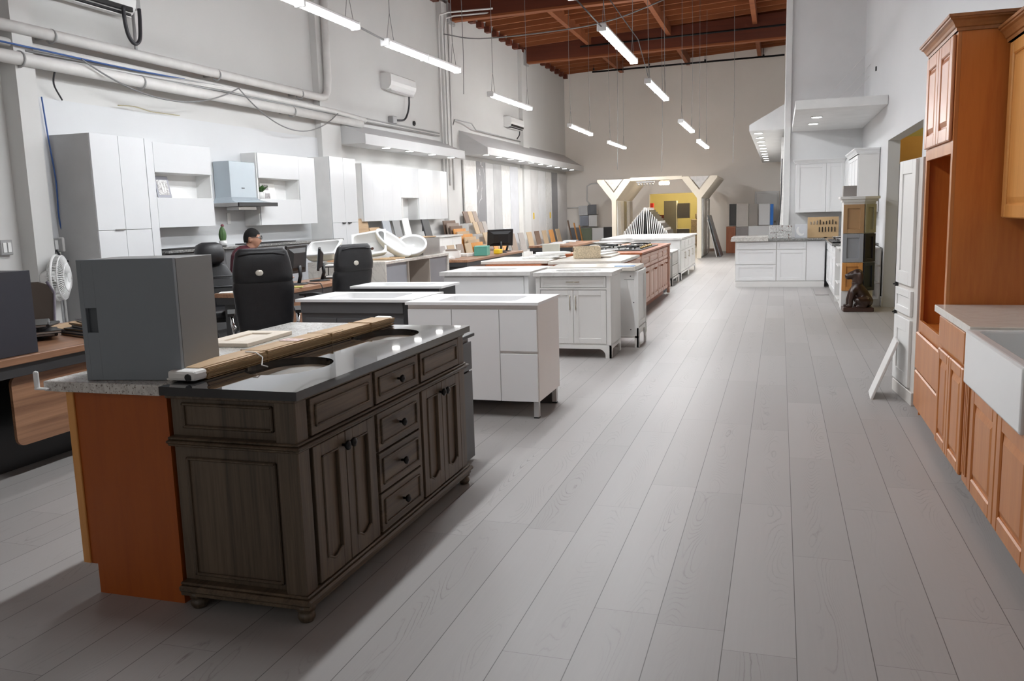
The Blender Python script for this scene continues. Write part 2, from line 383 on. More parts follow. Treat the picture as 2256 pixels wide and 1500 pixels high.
# joists across the hall
jm = None; y = 15.9
while y < YF:
    if min(abs(y-g) for g in (19.15, 25.3)) > 0.25:
        x1 = XI-0.02 if y > YP else XR
        trim(MB().prism([(XL+0.02, zc(XL)+0.02), (x1, zc(x1)+0.14), (x1, zc(x1)+0.32), (XL+0.02, zc(XL)+0.32)], y-0.03, y+0.03, 'Y'), JOISTW)
        trim(MB().box(XL, y-0.1, zc(XL)-0.12, XL+0.14, y+0.1, zc(XL)+0.02), BEAMW)
    y += 0.61
# pilasters on the left wall
for a, b in ((6.86, 7.1), (12.95, 13.62), (18.6, 19.27), (24.85, 25.5)):
    trim(MB().box(XL, a, 0, XL+0.12 if a > 8 else XL+0.2, b, 6.3), WALL)
trim(MB().box(XI-0.05, YP-0.05, 0, XI+0.07, YP+0.2, 6.9, 0.01), WHITE)          # edge of the partition
trim(MB().box(XL, 7.1, 0, XL+0.03, 12.95, 2.86), paint('white_back_panel', (0.62, 0.63, 0.64), 0.5, var=0.01))                          # white back panel behind the cabinets
struct(MB().box(XR-0.015, OY1+0.0, 0, XR, 14.0, 0.14, 0.004).obj('baseboard_right', WHITE))
# side room behind the opening
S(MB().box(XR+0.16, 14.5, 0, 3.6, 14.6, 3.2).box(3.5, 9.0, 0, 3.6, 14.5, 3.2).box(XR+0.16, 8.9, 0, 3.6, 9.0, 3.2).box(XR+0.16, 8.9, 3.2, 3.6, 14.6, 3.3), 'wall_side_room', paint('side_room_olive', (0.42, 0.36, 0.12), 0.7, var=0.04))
S(MB().box(XR+0.17, 14.2, 0, 3.4, 14.3, 2.48), 'wall_side_partition', TAN)
# back room behind the far opening
S(MB().box(-6.0, 35.2, 0, -1.0, 35.3, 3.0).box(-6.1, YF+0.15, 0, -6.0, 35.3, 3.0).box(-1.0, YF+0.15, 0, -0.9, 35.3, 3.0).box(-6.1, YF+0.15, 3.0, -0.9, 35.3, 3.1), 'wall_back_room', OLIVE)
def lamp_point(name, loc, watts, col, r=0.15):
    ld = bpy.data.lights.new(name, 'POINT'); ld.energy = watts; ld.color = col; ld.shadow_soft_size = r
    o = bpy.data.objects.new(name, ld); COL.objects.link(o); o.location = loc; return o
lamp_point('side_room_bulb', (2.9, 13.3, 2.9), 26, (1.0, 0.86, 0.6))
lamp_point('back_room_bulb', (-3.4, 32.8, 2.7), 150, (1.0, 0.84, 0.6))
# white door in the far wall
d = MB().box(-0.84, YF-0.05, 0, -0.04, YF, 2.02, 0.005).obj('door_1', WHITE); struct(d)
MB().box(-0.78, YF-0.07, 0.06, -0.1, YF-0.05, 1.96, 0.008).prism([(-0.66, 1.2), (-0.22, 1.2), (-0.22, 1.62)]+[(-0.44+0.22*math.cos(a*pi/10), 1.62+0.16*math.sin(a*pi/10)) for a in range(1, 10)]+[(-0.66, 1.62)], YF-0.08, YF-0.069, 'Y').obj('door_leaf', WHITEP, d)
MB().sphere((-0.16, YF-0.1, 0.98), 0.035).obj('door_knob', NICKEL, d)

# ================================================================ hanging tube lamps
def tube_lamp(x, y0, y1, z0, z1, label, skew=0.0):
    t = thing('tube_lamp', label, 'lamp', (x, (y0+y1)/2, (z0+z1)/2), 0, 'hanging tube lamps')
    ln = y1-y0; dz = z1-z0
    Mx = Matrix.Rotation(math.atan2(dz, ln), 4, 'X') @ Matrix.Rotation(-skew, 4, 'Z')
    h = MB().box(-0.055, -ln/2, 0.012, 0.055, ln/2, 0.06, 0.012).box(-0.06, -ln/2-0.02, -0.03, 0.06, -ln/2+0.015, 0.062, 0.008).box(-0.06, ln/2-0.015, -0.03, 0.06, ln/2+0.02, 0.062, 0.008).box(-0.058, -0.025, -0.03, 0.058, 0.025, 0.062, 0.006)
    h.xf(Mx).obj('housing', WHITEP, t)
    for s in (-1, 1):
        a, b = (-ln/2+0.018, -0.028) if s < 0 else (0.028, ln/2-0.018)
        mb = MB()
        for sx in (-0.028, 0.028):
            mb.prism([(sx-0.026, 0.012), (sx-0.025, -0.010), (sx-0.017, -0.017), (sx, -0.020), (sx+0.017, -0.017), (sx+0.025, -0.010), (sx+0.026, 0.012)], a, b, 'Y', True)
        mb.xf(Mx).obj('lamp_lens', LAMPGLOW_F if y0 > 18 else LAMPGLOW, t)
    ztop = zc(x)+0.3-(z0+z1)/2
    for s in (-1, 1):
        yy = s*ln*0.44; zz = 0.06+s*dz*0.44; j = random.uniform(-0.03, 0.03)
        mb = MB().tube([(0, yy-0.1, zz), (j*0.3, yy, zz+0.33), (0, yy+0.1, zz)], 0.004, 5)
        mb.tube([(j*0.3, yy, zz+0.33), (j, yy, (zz+ztop)*0.55), (0, yy+j, ztop)], 0.005, 5).obj('hanger_wire', GREYC, t)
    return t
tube_lamp(-4.8, 6.92, 9.36, 3.72, 3.72, 'hanging white tube lamp cut off by the top edge, above the left wall pipes')
tube_lamp(-4.63, 9.79, 12.23, 3.60, 3.63, 'bright hanging tube lamp second from the front in the left row, before an air conditioner')
tube_lamp(-4.85, 14.40, 16.84, 3.56, 3.58, 'hanging tube lamp third in the left row, above the sloped white canopy')
tube_lamp(-4.9, 20.46, 22.9, 3.57, 3.55, 'hanging tube lamp fourth in the left row, with a looped cable end')
tube_lamp(-4.54, 23.62, 26.06, 3.37, 3.38, 'short-looking hanging tube lamp at the far end of the left row')
tube_lamp(-2.12, 6.7, 9.12, 3.74, 3.74, 'hanging tube lamp of which only the end shows at the top edge')
tube_lamp(-2.15, 10.78, 13.22, 3.74, 3.72, 'long bright hanging tube lamp in front of the brown roof beam')
tube_lamp(-2.19, 14.92, 17.36, 3.66, 3.65, 'hanging tube lamp in the right row just below the roof edge pipe')
tube_lamp(-2.05, 18.72, 21.16, 3.34, 3.33, 'hanging tube lamp second from the far end of the right row')
tube_lamp(-1.93, 21.6, 24.0, 3.12, 3.13, 'smallest hanging tube lamp at the far end of the right row')
tube_lamp(-2.12, 2.9, 5.34, 3.76, 3.76, 'hanging tube lamp above the dark oak vanity out of the frame')
def rod(name, label, cat, pts, r, mat, n=6, group=None):
    return solo(MB().tube(smooth(pts) if 'cable' in name or name in ('hose', 'drop_cord') else pts, r, n), name, mat, label, cat, group=group)
rod('conduit', 'thin conduit linking the first two tube lamps of the left row', 'conduit', [(-4.79, 9.4, 3.74), (-4.64, 9.76, 3.64)], 0.012, CONDUIT)
rod('conduit', 'thin conduit linking the first two tube lamps of the right row', 'conduit', [(-2.13, 9.16, 3.76), (-2.15, 10.74, 3.76)], 0.009, CABLE)
rod('conduit', 'thin conduit running on past the long tube lamp below the beam', 'conduit', [(-2.0, 9.6, 4.05), (-2.05, 13.0, 4.0), (-2.17, 14.85, 3.72)], 0.007, CABLE)
# loose drop cords with nothing on them
for x, y_, zb, lab in ((-5.2, 14.0, 3.55, 'thin grey drop cord left of the third lamp of the left row'),
                       (-4.2, 23.0, 2.6, 'thin grey drop cord ending low before the far wall, left one'),
                       (-3.2, 24.4, 2.55, 'thin grey drop cord ending low before the far wall, middle one'),
                       (-1.25, 24.2, 2.7, 'thin grey drop cord ending low before the far wall, rightmost one')):
    rod('drop_cord', lab, 'cord', [(x, y_, zc(x)+0.3), (x+0.02, y_, 4.5), (x, y_, zb)], 0.006, GREYC, 5)
# sprinkler pipe at the far wall
t = thing('sprinkler_pipe', 'thin black pipe hanging across the top of the far wall', 'pipe', (-3.2, 29.6, 6.28))
MB().tube([(-3.05, 0, -0.03), (3.25, 0, 0.03)], 0.03, 8).obj('pipe', IRON, t)
for xx in (-3.0, -1.1, 0.75, 2.6): MB().cyl((xx, 0, 0), (xx, 0, 0.3), 0.008).cyl((xx, 0, 0.03), (xx, 0, 0.09), 0.03).obj('hanger', IRON, t)
t = thing('sprinkler_pipe', 'thin black pipe running under the brown beam', 'pipe', (-3.0, 24.9, 6.28))
MB().tube([(-2.6, 0, -0.05), (3.05, 0, 0.05)], 0.028, 8).obj('pipe', IRON, t)

# ================================================================ canopies with downlights
def canopy(label, y0, y1, x_out, zu, ztop, fas):
    CAN = paint('canopy_paint', (0.60, 0.60, 0.60), 0.6, var=0.02)
    t = thing('canopy', label, 'canopy', (XL, y0, zu))
    d_ = x_out-XL; ln = y1-y0
    MB().prism([(0, 0), (d_, 0), (d_, fas), (0, ztop-zu)], 0, ln, 'Y').obj('hood', CAN, t)
    MB().box(d_, -0.01, -0.02, d_+0.015, ln+0.01, fas+0.01).obj('fascia', CAN, t)
    return t
canopy('white sloped canopy above the glossy white wall cabinets', 13.64, 18.55, -6.93, 2.80, 3.20, 0.15)
canopy('long white sloped canopy above the row of stone slabs', 19.75, 30.3, -6.78, 2.96, 3.55, 0.15)
def downlight(x, y_, z, label, group, lit=True):
    t = thing('downlight', label, 'downlight', (x, y_, z), 0, group)
    MB().torus((0, 0, -0.006), 0.082, 0.01, n=20, k=6).obj('ring', WHITEP, t)
    MB().cyl((0, 0, -0.018), (0, 0, -0.002), 0.076, n=18).obj('lamp_lens', DISC, t)
    if lit:
        ld = bpy.data.lights.new('downlight_bulb', 'SPOT'); ld.energy = SPOT; ld.spot_size = 2.2; ld.spot_blend = 0.8; ld.shadow_soft_size = 0.05; ld.color = (0.96, 0.98, 1.0)
        o = bpy.data.objects.new('downlight_bulb', ld); COL.objects.link(o); o.location = (0, 0, -0.03); o.parent = t
    return t
for y_, lab in ((14.7, 'nearest'), (15.75, 'second'), (16.9, 'third'), (18.0, 'farthest')):
    downlight(-7.04, y_, 2.80, lab+' round downlight under the canopy over the glossy wall cabinets', 'canopy downlights')
o_ = ('nearest', 'second', 'third', 'fourth', 'fifth', 'sixth', 'seventh', 'eighth', 'ninth', 'farthest')
for i in range(10):
    downlight(-6.9, 20.0+i*1.0, 2.96, o_[i]+' round downlight under the long canopy over the stone slabs', 'slab canopy downlights')
# soffit over the corner kitchen
t = thing('soffit', 'flat white soffit over the corner kitchen with two lit downlights', 'soffit', (XI+0.09, 13.5, 2.9))
MB().box(0, 0, 0, XR-XI-0.095, YP-13.5, 0.13).obj('board', WHITE, t)
downlight(0.53, 14.7, 2.9, 'nearer of the two downlights in the soffit over the corner kitchen', 'soffit downlights')
downlight(0.52, 15.85, 2.9, 'farther of the two downlights in the soffit over the corner kitchen', 'soffit downlights')
# canopy on the inner wall, seen end on
t = thing('canopy', 'white sloped canopy left of the partition edge with a row of lights', 'canopy', (XI, YP, 2.96))
MB().prism([(0, 0), (-0.70, 0.0), (-0.70, 0.11), (0, 0.5)], 0.0, 12.6, 'Y').obj('hood', WHITE, t)
for i in range(10):
    downlight(-0.44, 17.95+i*1.17, 2.96, o_[i]+' round downlight under the canopy left of the partition edge', 'inner canopy downlights', lit=(i % 2 == 0))
# panels standing along the inner wall
for i in range(6):
    solo(MB().box(0.0, 18.0+i*1.6, 0, 0.06, 19.5+i*1.6, 2.85, 0.004), 'stone_slab', MARBLE, ('nearest', 'second', 'third', 'fourth', 'fifth', 'farthest')[i]+' pale slab standing edge-on behind the partition edge', 'slab', group='slabs behind the partition')
# ================================================================ left wall services
t = thing('wall_pipe', 'thick white pipe along the left wall that bends up at its end', 'pipe', (-7.3, 6.0, 3.47))
MB().tube([(0, -3, 0), (0, 6.85, 0.03), (0, 7.0, 0.06), (0, 7.08, 0.16), (0, 7.12, 0.35), (0, 7.15, 2.9)], 0.062, 12).obj('pipe', PIPE, t)
for yy in (1.35, 4.1, 6.2): MB().torus((0, yy, 0), 0.068, 0.012, 'Y', 18, 6).box(-0.2, yy-0.02, -0.02, -0.06, yy+0.02, 0.02).obj('clamp', CONDUIT, t)
t = thing('wall_pipe', 'thick white pipe below the blue cables on the left wall', 'pipe', (-7.28, 6.0, 3.17))
MB().tube([(0, -3, 0), (0, 8.2, 0.02)], 0.068, 12).obj('pipe', PIPE, t)
for yy in (0.9, 2.6, 5.9): MB().torus((0, yy, 0), 0.074, 0.012, 'Y', 18, 6).box(-0.22, yy-0.02, -0.02, -0.06, yy+0.02, 0.02).obj('clamp', CONDUIT, t)
rod('wall_pipe', 'thin white pipe between the two thick ones on the left wall', 'pipe', [(-7.36, 3, 3.33), (-7.36, 13.4, 3.33), (-7.4, 14.6, 3.30)], 0.045, PIPE, 10)
rod('cable_bundle', 'bundle of blue cables on the pipes at the far left', 'cable', [(-7.24, 4.0, 3.31), (-7.25, 7.0, 3.30), (-7.28, 8.3, 3.30), (-7.33, 9.6, 3.335)], 0.010, BLUEC, 7)
for k, (dz, lab) in enumerate(((0.0, 'upper'), (-0.035, 'middle'), (-0.06, 'lower'))):
    rod('wall_conduit', lab+' thin grey conduit running along the wall past the canopy', 'conduit', [(-7.3, 7.0, 3.27+dz), (-7.33, 10.2, 3.34+dz), (-7.38, 14.0, 3.33+dz), (-7.42, 18.3, 3.36+dz)], 0.013, CONDUIT if k != 1 else PIPE, 6)
def sag(a, b, drop, n=12):
    a, b = Vector(a), Vector(b)
    return [a.lerp(b, i/n) - Vector((0, 0, drop*4*(i/n)*(1-i/n))) for i in range(n+1)]
rod('cable', 'grey cable sagging from the pipes above the tall white cabinet', 'cable', sag((-7.17, 7.6, 3.27), (-7.17, 10.4, 3.33), 0.30), 0.009, GREYC)
rod('cable', 'grey cable sagging from the pipes towards the first pilaster', 'cable', sag((-7.17, 10.4, 3.32), (-7.19, 13.2, 3.27), 0.42), 0.009, GREYC)
rod('cable', 'short black cable hanging from the pipe to the white panel top', 'cable', [(-7.3, 7.36, 3.15), (-7.36, 7.38, 3.0), (-7.44, 7.55, 2.86)], 0.01, CABLE)
rod('cable', 'yellowish cable lying along the top of the white panel', 'cable', [(-7.42, 8.35, 2.89), (-7.4, 8.6, 2.9), (-7.42, 8.9, 2.875), (-7.44, 9.2, 2.88), (-7.4, 9.4, 2.875)], 0.006, paint('yellow_cable', (0.42, 0.37, 0.22), 0.5))
rod('cable', 'blue cable hanging down the white panel to the outlet box', 'cable', [(-7.43, 7.27, 2.86), (-7.44, 7.31, 2.45), (-7.42, 7.33, 2.0), (-7.43, 7.33, 1.6), (-7.43, 7.37, 1.36)], 0.008, BLUEC)
# vertical conduits by the second pilaster
for yy, lab in ((18.35, 'leftmost'), (18.72, 'middle'), (18.95, 'rightmost')):
    rod('wall_conduit', lab+' vertical conduit on the second pilaster of the left wall', 'conduit', [(-7.36, yy, 2.2), (-7.36, yy, 5.7), (-7.34, yy+0.05, 5.95), (-7.2, yy+0.2, 6.02), (-6.2, yy+0.4, 6.05)] if yy < 18.9 else [(-7.36, yy, 2.1), (-7.36, yy, 6.2)], 0.02, PIPE, 7)
rod('cable', 'long grey cable strung from the pilaster across below the roof', 'cable', [(-7.3, 18.5, 5.55), (-6.5, 18.6, 5.4), (-5, 18.6, 5.4), (-3.6, 18.6, 5.5), (-2.4, 18.7, 5.85), (-1.8, 18.8, 6.1)], 0.014, GREYC)
rod('wall_conduit', 'conduit stepping from the pilaster along the top of the long canopy', 'conduit', [(-7.36, 19.0, 3.6), (-7.3, 19.0, 3.72), (-7.25, 20.0, 3.72), (-7.36, 20.6, 3.62), (-7.4, 24.6, 3.62)], 0.016, CONDUIT)
# air conditioners
def aircon(y0, y1, zb, h, label, slot):
    t = thing('air_conditioner', label, 'air conditioner', (XL, y0, zb))
    ln = y1-y0
    prof = [(0, 0.03), (0, h), (0.18, h), (0.225, h-0.03), (0.235, h*0.5), (0.22, 0.09), (0.17, 0.02), (0.1, 0.0)]
    MB().prism(prof, 0, ln, 'Y').obj('casing', WHITEP, t)
    MB().box(0.09, 0.06, -0.008, 0.2, ln-0.06, 0.02, 0.004).obj('air_slot', BLACK if slot else WHITEP, t)
    if slot: MB().box(0.2, 0.06, 0.03, 0.237, ln-0.06, 0.085, 0.006).obj('air_slot', BLACK, t)
    MB().box(0.1, 0.07, -0.02, 0.19, ln-0.07, -0.012, 0.002).box(0.13, 0.07, -0.03, 0.21, ln-0.07, -0.022, 0.002).obj('louver', WHITEP, t)
    return t
aircon(7.2, 8.63, 3.93, 0.34, 'white air conditioner with dark vents cut off by the top edge', True)
aircon(15.55, 16.75, 3.98, 0.32, 'white wall air conditioner above the glossy cabinets canopy', False)
aircon(23.35, 24.6, 3.93, 0.30, 'small white wall air conditioner above the long canopy', True)
t = thing('hose', 'dark U-shaped hose hanging from the top left air conditioner', 'hose', (-7.36, 8.35, 3.93))
MB().tube(smooth([(0.1, 0.05, 0.06), (0.1, 0.06, -0.12), (0.1, 0.1, -0.26), (0.1, 0.19, -0.33), (0.1, 0.28, -0.26), (0.08, 0.33, -0.05), (0.06, 0.36, 0.1)]), 0.022, 8).obj('hose', CABLE, t)
rod('wall_conduit', 'grey conduit rising from the upper pipe to the top left air conditioner', 'conduit', [(-7.44, 8.78, 3.5), (-7.44, 8.76, 3.6), (-7.44, 8.76, 4.1)], 0.02, CONDUIT, 7)
solo(MB().box(-7.5, 8.66, 4.05, -7.38, 8.84, 4.25, 0.01), 'junction_box', CONDUIT, 'grey junction box beside the top left air conditioner', 'box')
rod('hose', 'dark hose curling down from the middle air conditioner to the conduit', 'hose', [(-7.35, 16.55, 3.98), (-7.38, 16.6, 3.8), (-7.4, 16.55, 3.62), (-7.4, 16.35, 3.47), (-7.42, 15.95, 3.43)], 0.02, CABLE, 8)
solo(MB().box(-7.5, 15.8, 3.36, -7.38, 15.98, 3.50, 0.01), 'junction_box', CONDUIT, 'small junction box at the end of the curled dark hose', 'box')
rod('hose', 'short dark hose below the farthest air conditioner', 'hose', [(-7.38, 24.5, 3.93), (-7.4, 24.52, 3.8), (-7.42, 24.35, 3.68)], 0.018, CABLE, 8)
solo(MB().torus((0, 0, 0), 0.035, 0.02, 'X', 16, 8), 'wall_grommet', BLACK, 'small black ring on the wall right of the curled hose', 'ring', loc=(-7.48, 17.05, 3.47))
# wall wires above the soffit on the right
for a, b, lab in (((0.35, YP-0.02, 3.05), (XR-0.02, 15.9, 4.1), 'uppermost'), ((0.6, YP-0.02, 3.08), (XR-0.02, 16.1, 3.85), 'middle'), ((0.85, YP-0.02, 3.1), (XR-0.02, 16.3, 3.68), 'lowest')):
    rod('cable', lab+' thin wire slanting up above the soffit beside the partition', 'cable', sag(a, b, 0.02), 0.003, PIPE, 5)
solo(MB().box(0, -0.03, 0, -0.02, 0.03, 0.07, 0.004), 'wire_clip', BLACK, 'tiny black wire clip on the right wall above the soffit', 'clip', loc=(XR, 15.3, 3.62))
# cable down the left face of the partition edge
rod('cable', 'black cable running down beside the white partition edge', 'cable', [(0.02, 17.36, 2.4), (0.01, 17.34, 1.6), (-0.03, 17.32, 1.15), (-0.14, 17.25, 0.96)], 0.012, CABLE)
# outlets and fan on the left
def outlet(loc, label, n=2):
    t = thing('outlet_box', label, 'outlet', loc)
    MB().box(0, -0.07, -0.075, 0.05, 0.07, 0.075, 0.006).obj('box', CONDUIT, t)
    for i in range(n):
        MB().box(0.05, -0.05+i*0.055, -0.05, 0.058, -0.008+i*0.055, 0.05, 0.003).obj('socket', WHITEP, t)
    return t
outlet((-7.5, 6.66, 1.31), 'grey double outlet box on the pilaster at the left edge')
outlet((-7.47, 7.22, 1.31), 'grey outlet box with plugged cords above the wall fan')
solo(MB().box(0, -0.05, -0.08, 0.07, 0.05, 0.08, 0.012), 'power_adapter', WHITEP, 'white power adapter plugged beside the outlet above the fan', 'adapter', loc=(-7.47, 7.37, 1.31))
rod('cable', 'black cord looping between the plugs above the wall fan', 'cable', [(-7.4, 7.36, 1.27), (-7.38, 7.47, 1.29), (-7.38, 7.5, 1.2), (-7.38, 7.42, 1.13), (-7.38, 7.28, 1.15), (-7.4, 7.22, 1.26)], 0.01, CABLE)
for i, lab in enumerate(('leftmost', 'middle', 'rightmost')):
    rod('wall_conduit', lab+' of the thin pipes running down the wall behind the fan', 'conduit', [(-7.45, 7.17+i*0.07, 1.23), (-7.45, 7.17+i*0.07, 0.0)], 0.014, PIPE if i != 1 else CONDUIT, 7)
t = thing('wall_fan', 'round white wall fan beside the side of the tall white cabinet', 'fan', (-7.46, 7.0, 0.955))
MB().box(0, -0.05, -0.1, 0.05, 0.05, 0.1, 0.01).cyl((0.02, 0, 0), (0.16, 0.0, 0.03), 0.03).obj('bracket', WHITEP, t)
hub = Vector((0.26, 0.0, 0.02)); RF = Matrix.Translation(hub) @ Matrix.Rotation(0.52, 4, 'Z') @ Matrix.Rotation(pi/2, 4, 'Y') @ Matrix.Scale(1.17, 4)
MB().lathe([(0.0, -0.14), (0.06, -0.13), (0.075, -0.06), (0.07, -0.03), (0, -0.03)]).xf(RF).obj('motor', WHITEP, t)
mb = MB().torus((0, 0, 0), 0.20, 0.012, n=36).torus((0, 0, 0.05), 0.195, 0.006, n=36).torus((0, 0, 0.085), 0.12, 0.004, n=30)
for k in range(56):
    a = 2*pi*k/56; c_, s_ = math.cos(a), math.sin(a)
    mb.tube([(0.06*c_, 0.06*s_, -0.06), (0.15*c_, 0.15*s_, -0.045), (0.2*c_, 0.2*s_, 0), (0.195*c_, 0.195*s_, 0.05), (0.12*c_, 0.12*s_, 0.085), (0.04*c_, 0.04*s_, 0.095)], 0.0036, 4)
mb.cyl((0, 0, 0.088), (0, 0, 0.1), 0.045).xf(RF).obj('cage', WHITEP, t)
for k in range(4):
    mb = MB(); a = 2*pi*k/4
    mb.prism([(0.03, -0.02), (0.08, -0.07), (0.16, -0.07), (0.175, 0.02), (0.1, 0.06), (0.04, 0.03)], 0.0, 0.004, 'Z').xf(RF @ Matrix.Rotation(a, 4, 'Z') @ Matrix.Translation((0, 0, 0.015)) @ Matrix.Rotation(0.35, 4, 'X')).obj('blade', WHITEP, t)
# stone slabs along the left wall
SL = [(19.85, 20.75, 'white slab at the near end of the slab row', MARBLE),
      (20.78, 21.45, 'dark grey slab with white veins', None),
      (21.48, 22.1, 'pale grey slab right of the dark veined one', paint('pale_grey_slab', (0.55, 0.55, 0.55), 0.25)),
      (22.13, 22.8, 'mid grey slab before the bright white slabs', paint('mid_grey_slab', (0.45, 0.45, 0.45), 0.25)),
      (22.83, 23.6, 'bright white slab after the grey ones', MARBLE),
      (23.63, 24.4, 'cool grey-white slab in the middle of the slab row', paint('cool_slab', (0.62, 0.63, 0.66), 0.2)),
      (24.43, 25.5, 'wide cream-white slab in the middle of the slab row', paint('cream_slab', (0.74, 0.73, 0.70), 0.2)),
      (25.53, 26.6, 'warm white slab with a yellow sticker', paint('warm_slab', (0.70, 0.69, 0.68), 0.2)),
      (26.63, 27.5, 'white slab before the thin dark gap', paint('white_slab', (0.76, 0.76, 0.76), 0.2)),
      (27.56, 28.3, 'narrow white slab with a yellow sticker after the gap', MARBLE),
      (28.33, 29.1, 'dark grey plain slab near the far corner', paint('dark_slab', (0.22, 0.22, 0.23), 0.3)),
      (29.13, 30.45, 'pale slab in the far left corner', paint('corner_slab', (0.68, 0.66, 0.65), 0.3))]
mt, nt, b_ = newmat('veined_slab'); v_ = coords(nt, (1, 1, 0.35), (0.5, 0, 0))
wv = N(nt, 'ShaderNodeTexNoise', Scale=2.2, Detail=4.0, Distortion=1.0); L(nt, v_, wv.inputs['Vector'])
L(nt, ramp(nt, wv.outputs['Fac'], [(0.485, (0.25, 0.25, 0.26)), (0.5, (0.75, 0.75, 0.75)), (0.515, (0.25, 0.25, 0.26))]), b_.inputs['Base Color']); b_.inputs['Roughness'].default_value = 0.2
for a, b, lab, mm in SL:
    o = solo(MB().box(XL+0.02, a, 0, XL+0.06, b, 2.86, 0.004), 'stone_slab', mm or mt, lab, 'slab', group='stone slabs along the left wall')
    if 'sticker' in lab: MB().box(XL+0.06, a+0.4, 1.32, XL+0.063, a+0.55, 1.52).obj('sticker', paint('yellow_sticker', (0.75, 0.5, 0.03), 0.5), o)
# ================================================================ cabinet parts (local frame: front looks to -y, x across, z up)
def shaker(mb, x0, x1, z0, z1, y, t=0.02, fr=0.06, rec=0.009, b=0.002):
    mb.box(x0, y, z0, x0+fr, y+t, z1, b).box(x1-fr, y, z0, x1, y+t, z1, b)
    mb.box(x0+fr, y, z0, x1-fr, y+t, z0+fr, b).box(x0+fr, y, z1-fr, x1-fr, y+t, z1, b)
    mb.box(x0+fr-0.002, y+rec, z0+fr-0.002, x1-fr+0.002, y+t, z1-fr+0.002); return mb
def carcass(mb, x0, y0, z0, x1, y1, z1, cut=0.15, t=0.02):
    # closed box with an open well at the top for the basin
    mb.box(x0, y0, z0, x1, y1, z1-cut); zc_ = z1-cut
    mb.box(x0, y0, zc_, x1, y0+t, z1).box(x0, y1-t, zc_, x1, y1, z1).box(x0, y0+t, zc_, x0+t, y1-t, z1).box(x1-t, y0+t, zc_, x1, y1-t, z1)
    return mb
def raised(mb, x0, x1, z0, z1, y, t=0.02, fr=0.05, b=0.004):
    shaker(mb, x0, x1, z0, z1, y, t, fr, 0.012, b)
    mb.frustum(x0+fr+0.008, x1-fr-0.008, z0+fr+0.008, z1-fr-0.008, y+0.012, y+0.001, min(0.03, (x1-x0-2*fr)*0.25)); return mb
def knob(mb, x, z, y, r=0.016):
    return mb.lathe([(0.006, 0), (0.006, -0.012), (r*0.7, -0.016), (r, -0.024), (r*0.9, -0.031), (0.0, -0.036)][::-1], (x, y, z), 12, 'Y')
def bar(mb, p0, p1, y, r=0.006, off=0.03):
    a = Vector((p0[0], y-off, p0[1])); b = Vector((p1[0], y-off, p1[1])); mb.tube([a, b], r, 8)
    for k in (0.12, 0.88):
        q = a.lerp(b, k); mb.cyl(q, (q.x, y, q.z), r*0.8, n=8)
    return mb
def basin_top(parent, x0, x1, y0, y1, z0, z1, mat, rw, rh, cy, drain=True, name='sink_top', cxs=None, oval=False, depth=0.11):
    cxs = cxs or [(x0+x1)/2]
    hs = [ell(c, cy, rw/2, rh/2) if oval else rrect(c, cy, rw, rh, 0.04) for c in cxs]
    tp = MB().slab_holes(x0, y0, x1, y1, z0, z1, hs).obj(name, mat, parent)
    for c, h in zip(cxs, hs):
        mb = MB().bowl(h, z1-0.002 if not oval else z0, depth, 0.72 if not oval else 0.5); mb.obj('basin', CERAMIC if oval else CERTOP, tp)
        if drain: MB().cyl((c, cy, z1-depth-0.001), (c, cy, z1-depth+0.005), 0.022).obj('drain', CHROME, tp)
    return tp

# ================================================================ dark double vanity in the foreground (front looks to +x)
V = thing('double_vanity', 'dark grey oak double vanity with glossy black top, nearest piece in the foreground', 'vanity', (-1.66, 2.60, 0), FACE_XP)
W, D = 1.72, 0.56
carcass(MB(), 0.03, 0.015, 0.07, W-0.03, D, 0.86).obj('body', OAK, V)
for x0 in (0, W-0.085): MB().box(x0, 0.0, 0.08, x0+0.085, 0.09, 0.862, 0.006).obj('corner_post', OAK, V)
for x0 in (0.60, 1.085): MB().box(x0, 0.004, 0.08, x0+0.025, 0.02, 0.862, 0.002).obj('divider', OAK, V)
MB().box(-0.012, -0.012, 0.66, W+0.012, D, 0.672, 0.004).box(-0.024, -0.024, 0.672, W+0.024, D, 0.684, 0.005).box(-0.010, -0.010, 0.684, W+0.010, D, 0.695, 0.004).obj('waist_molding', OAK_H, V)
MB().box(-0.012, -0.012, 0.098, W+0.012, D, 0.110, 0.005).box(-0.026, -0.026, 0.074, W+0.026, D, 0.099, 0.008).box(-0.014, -0.014, 0.056, W+0.014, D, 0.075, 0.004).obj('base_molding', OAK_H, V)
MB().box(-0.006, -0.006, 0.845, W+0.006, D, 0.862, 0.004).obj('top_rail', OAK_H, V)
for fx in (0.02, W-0.02):
    for fy in (0.02, D-0.06):
        MB().lathe([(0.018, 0), (0.026, 0.004), (0.034, 0.02), (0.032, 0.034), (0.022, 0.042), (0.036, 0.048), (0.036, 0.07)], (fx, fy, 0), 16).obj('foot', OAK, V)
def oakpanel(x0, x1, z0, z1, name, kn=None, hz=True, fr=0.028):
    mb = MB(); y = -0.004
    mb.box(x0, y, z0, x1, y+0.02, z1, 0.002)
    for a in ((x0+fr, z0+fr, x1-fr, z0+fr+0.009), (x0+fr, z1-fr-0.009, x1-fr, z1-fr), (x0+fr, z0+fr, x0+fr+0.009, z1-fr), (x1-fr-0.009, z0+fr, x1-fr, z1-fr)):
        mb.box(a[0], y-0.008, a[1], a[2], y+0.002, a[3], 0.003)
    p = mb.obj(name, OAK_H if hz else OAK, V)
    if kn: knob(MB(), kn[0], kn[1], y-0.002, 0.019).obj('knob', IRON, p)
    return p
oakpanel(0.10, 0.595, 0.70, 0.842, 'false_drawer'); oakpanel(0.635, 1.075, 0.70, 0.842, 'drawer', (0.855, 0.772)); oakpanel(1.12, 1.625, 0.70, 0.842, 'false_drawer')
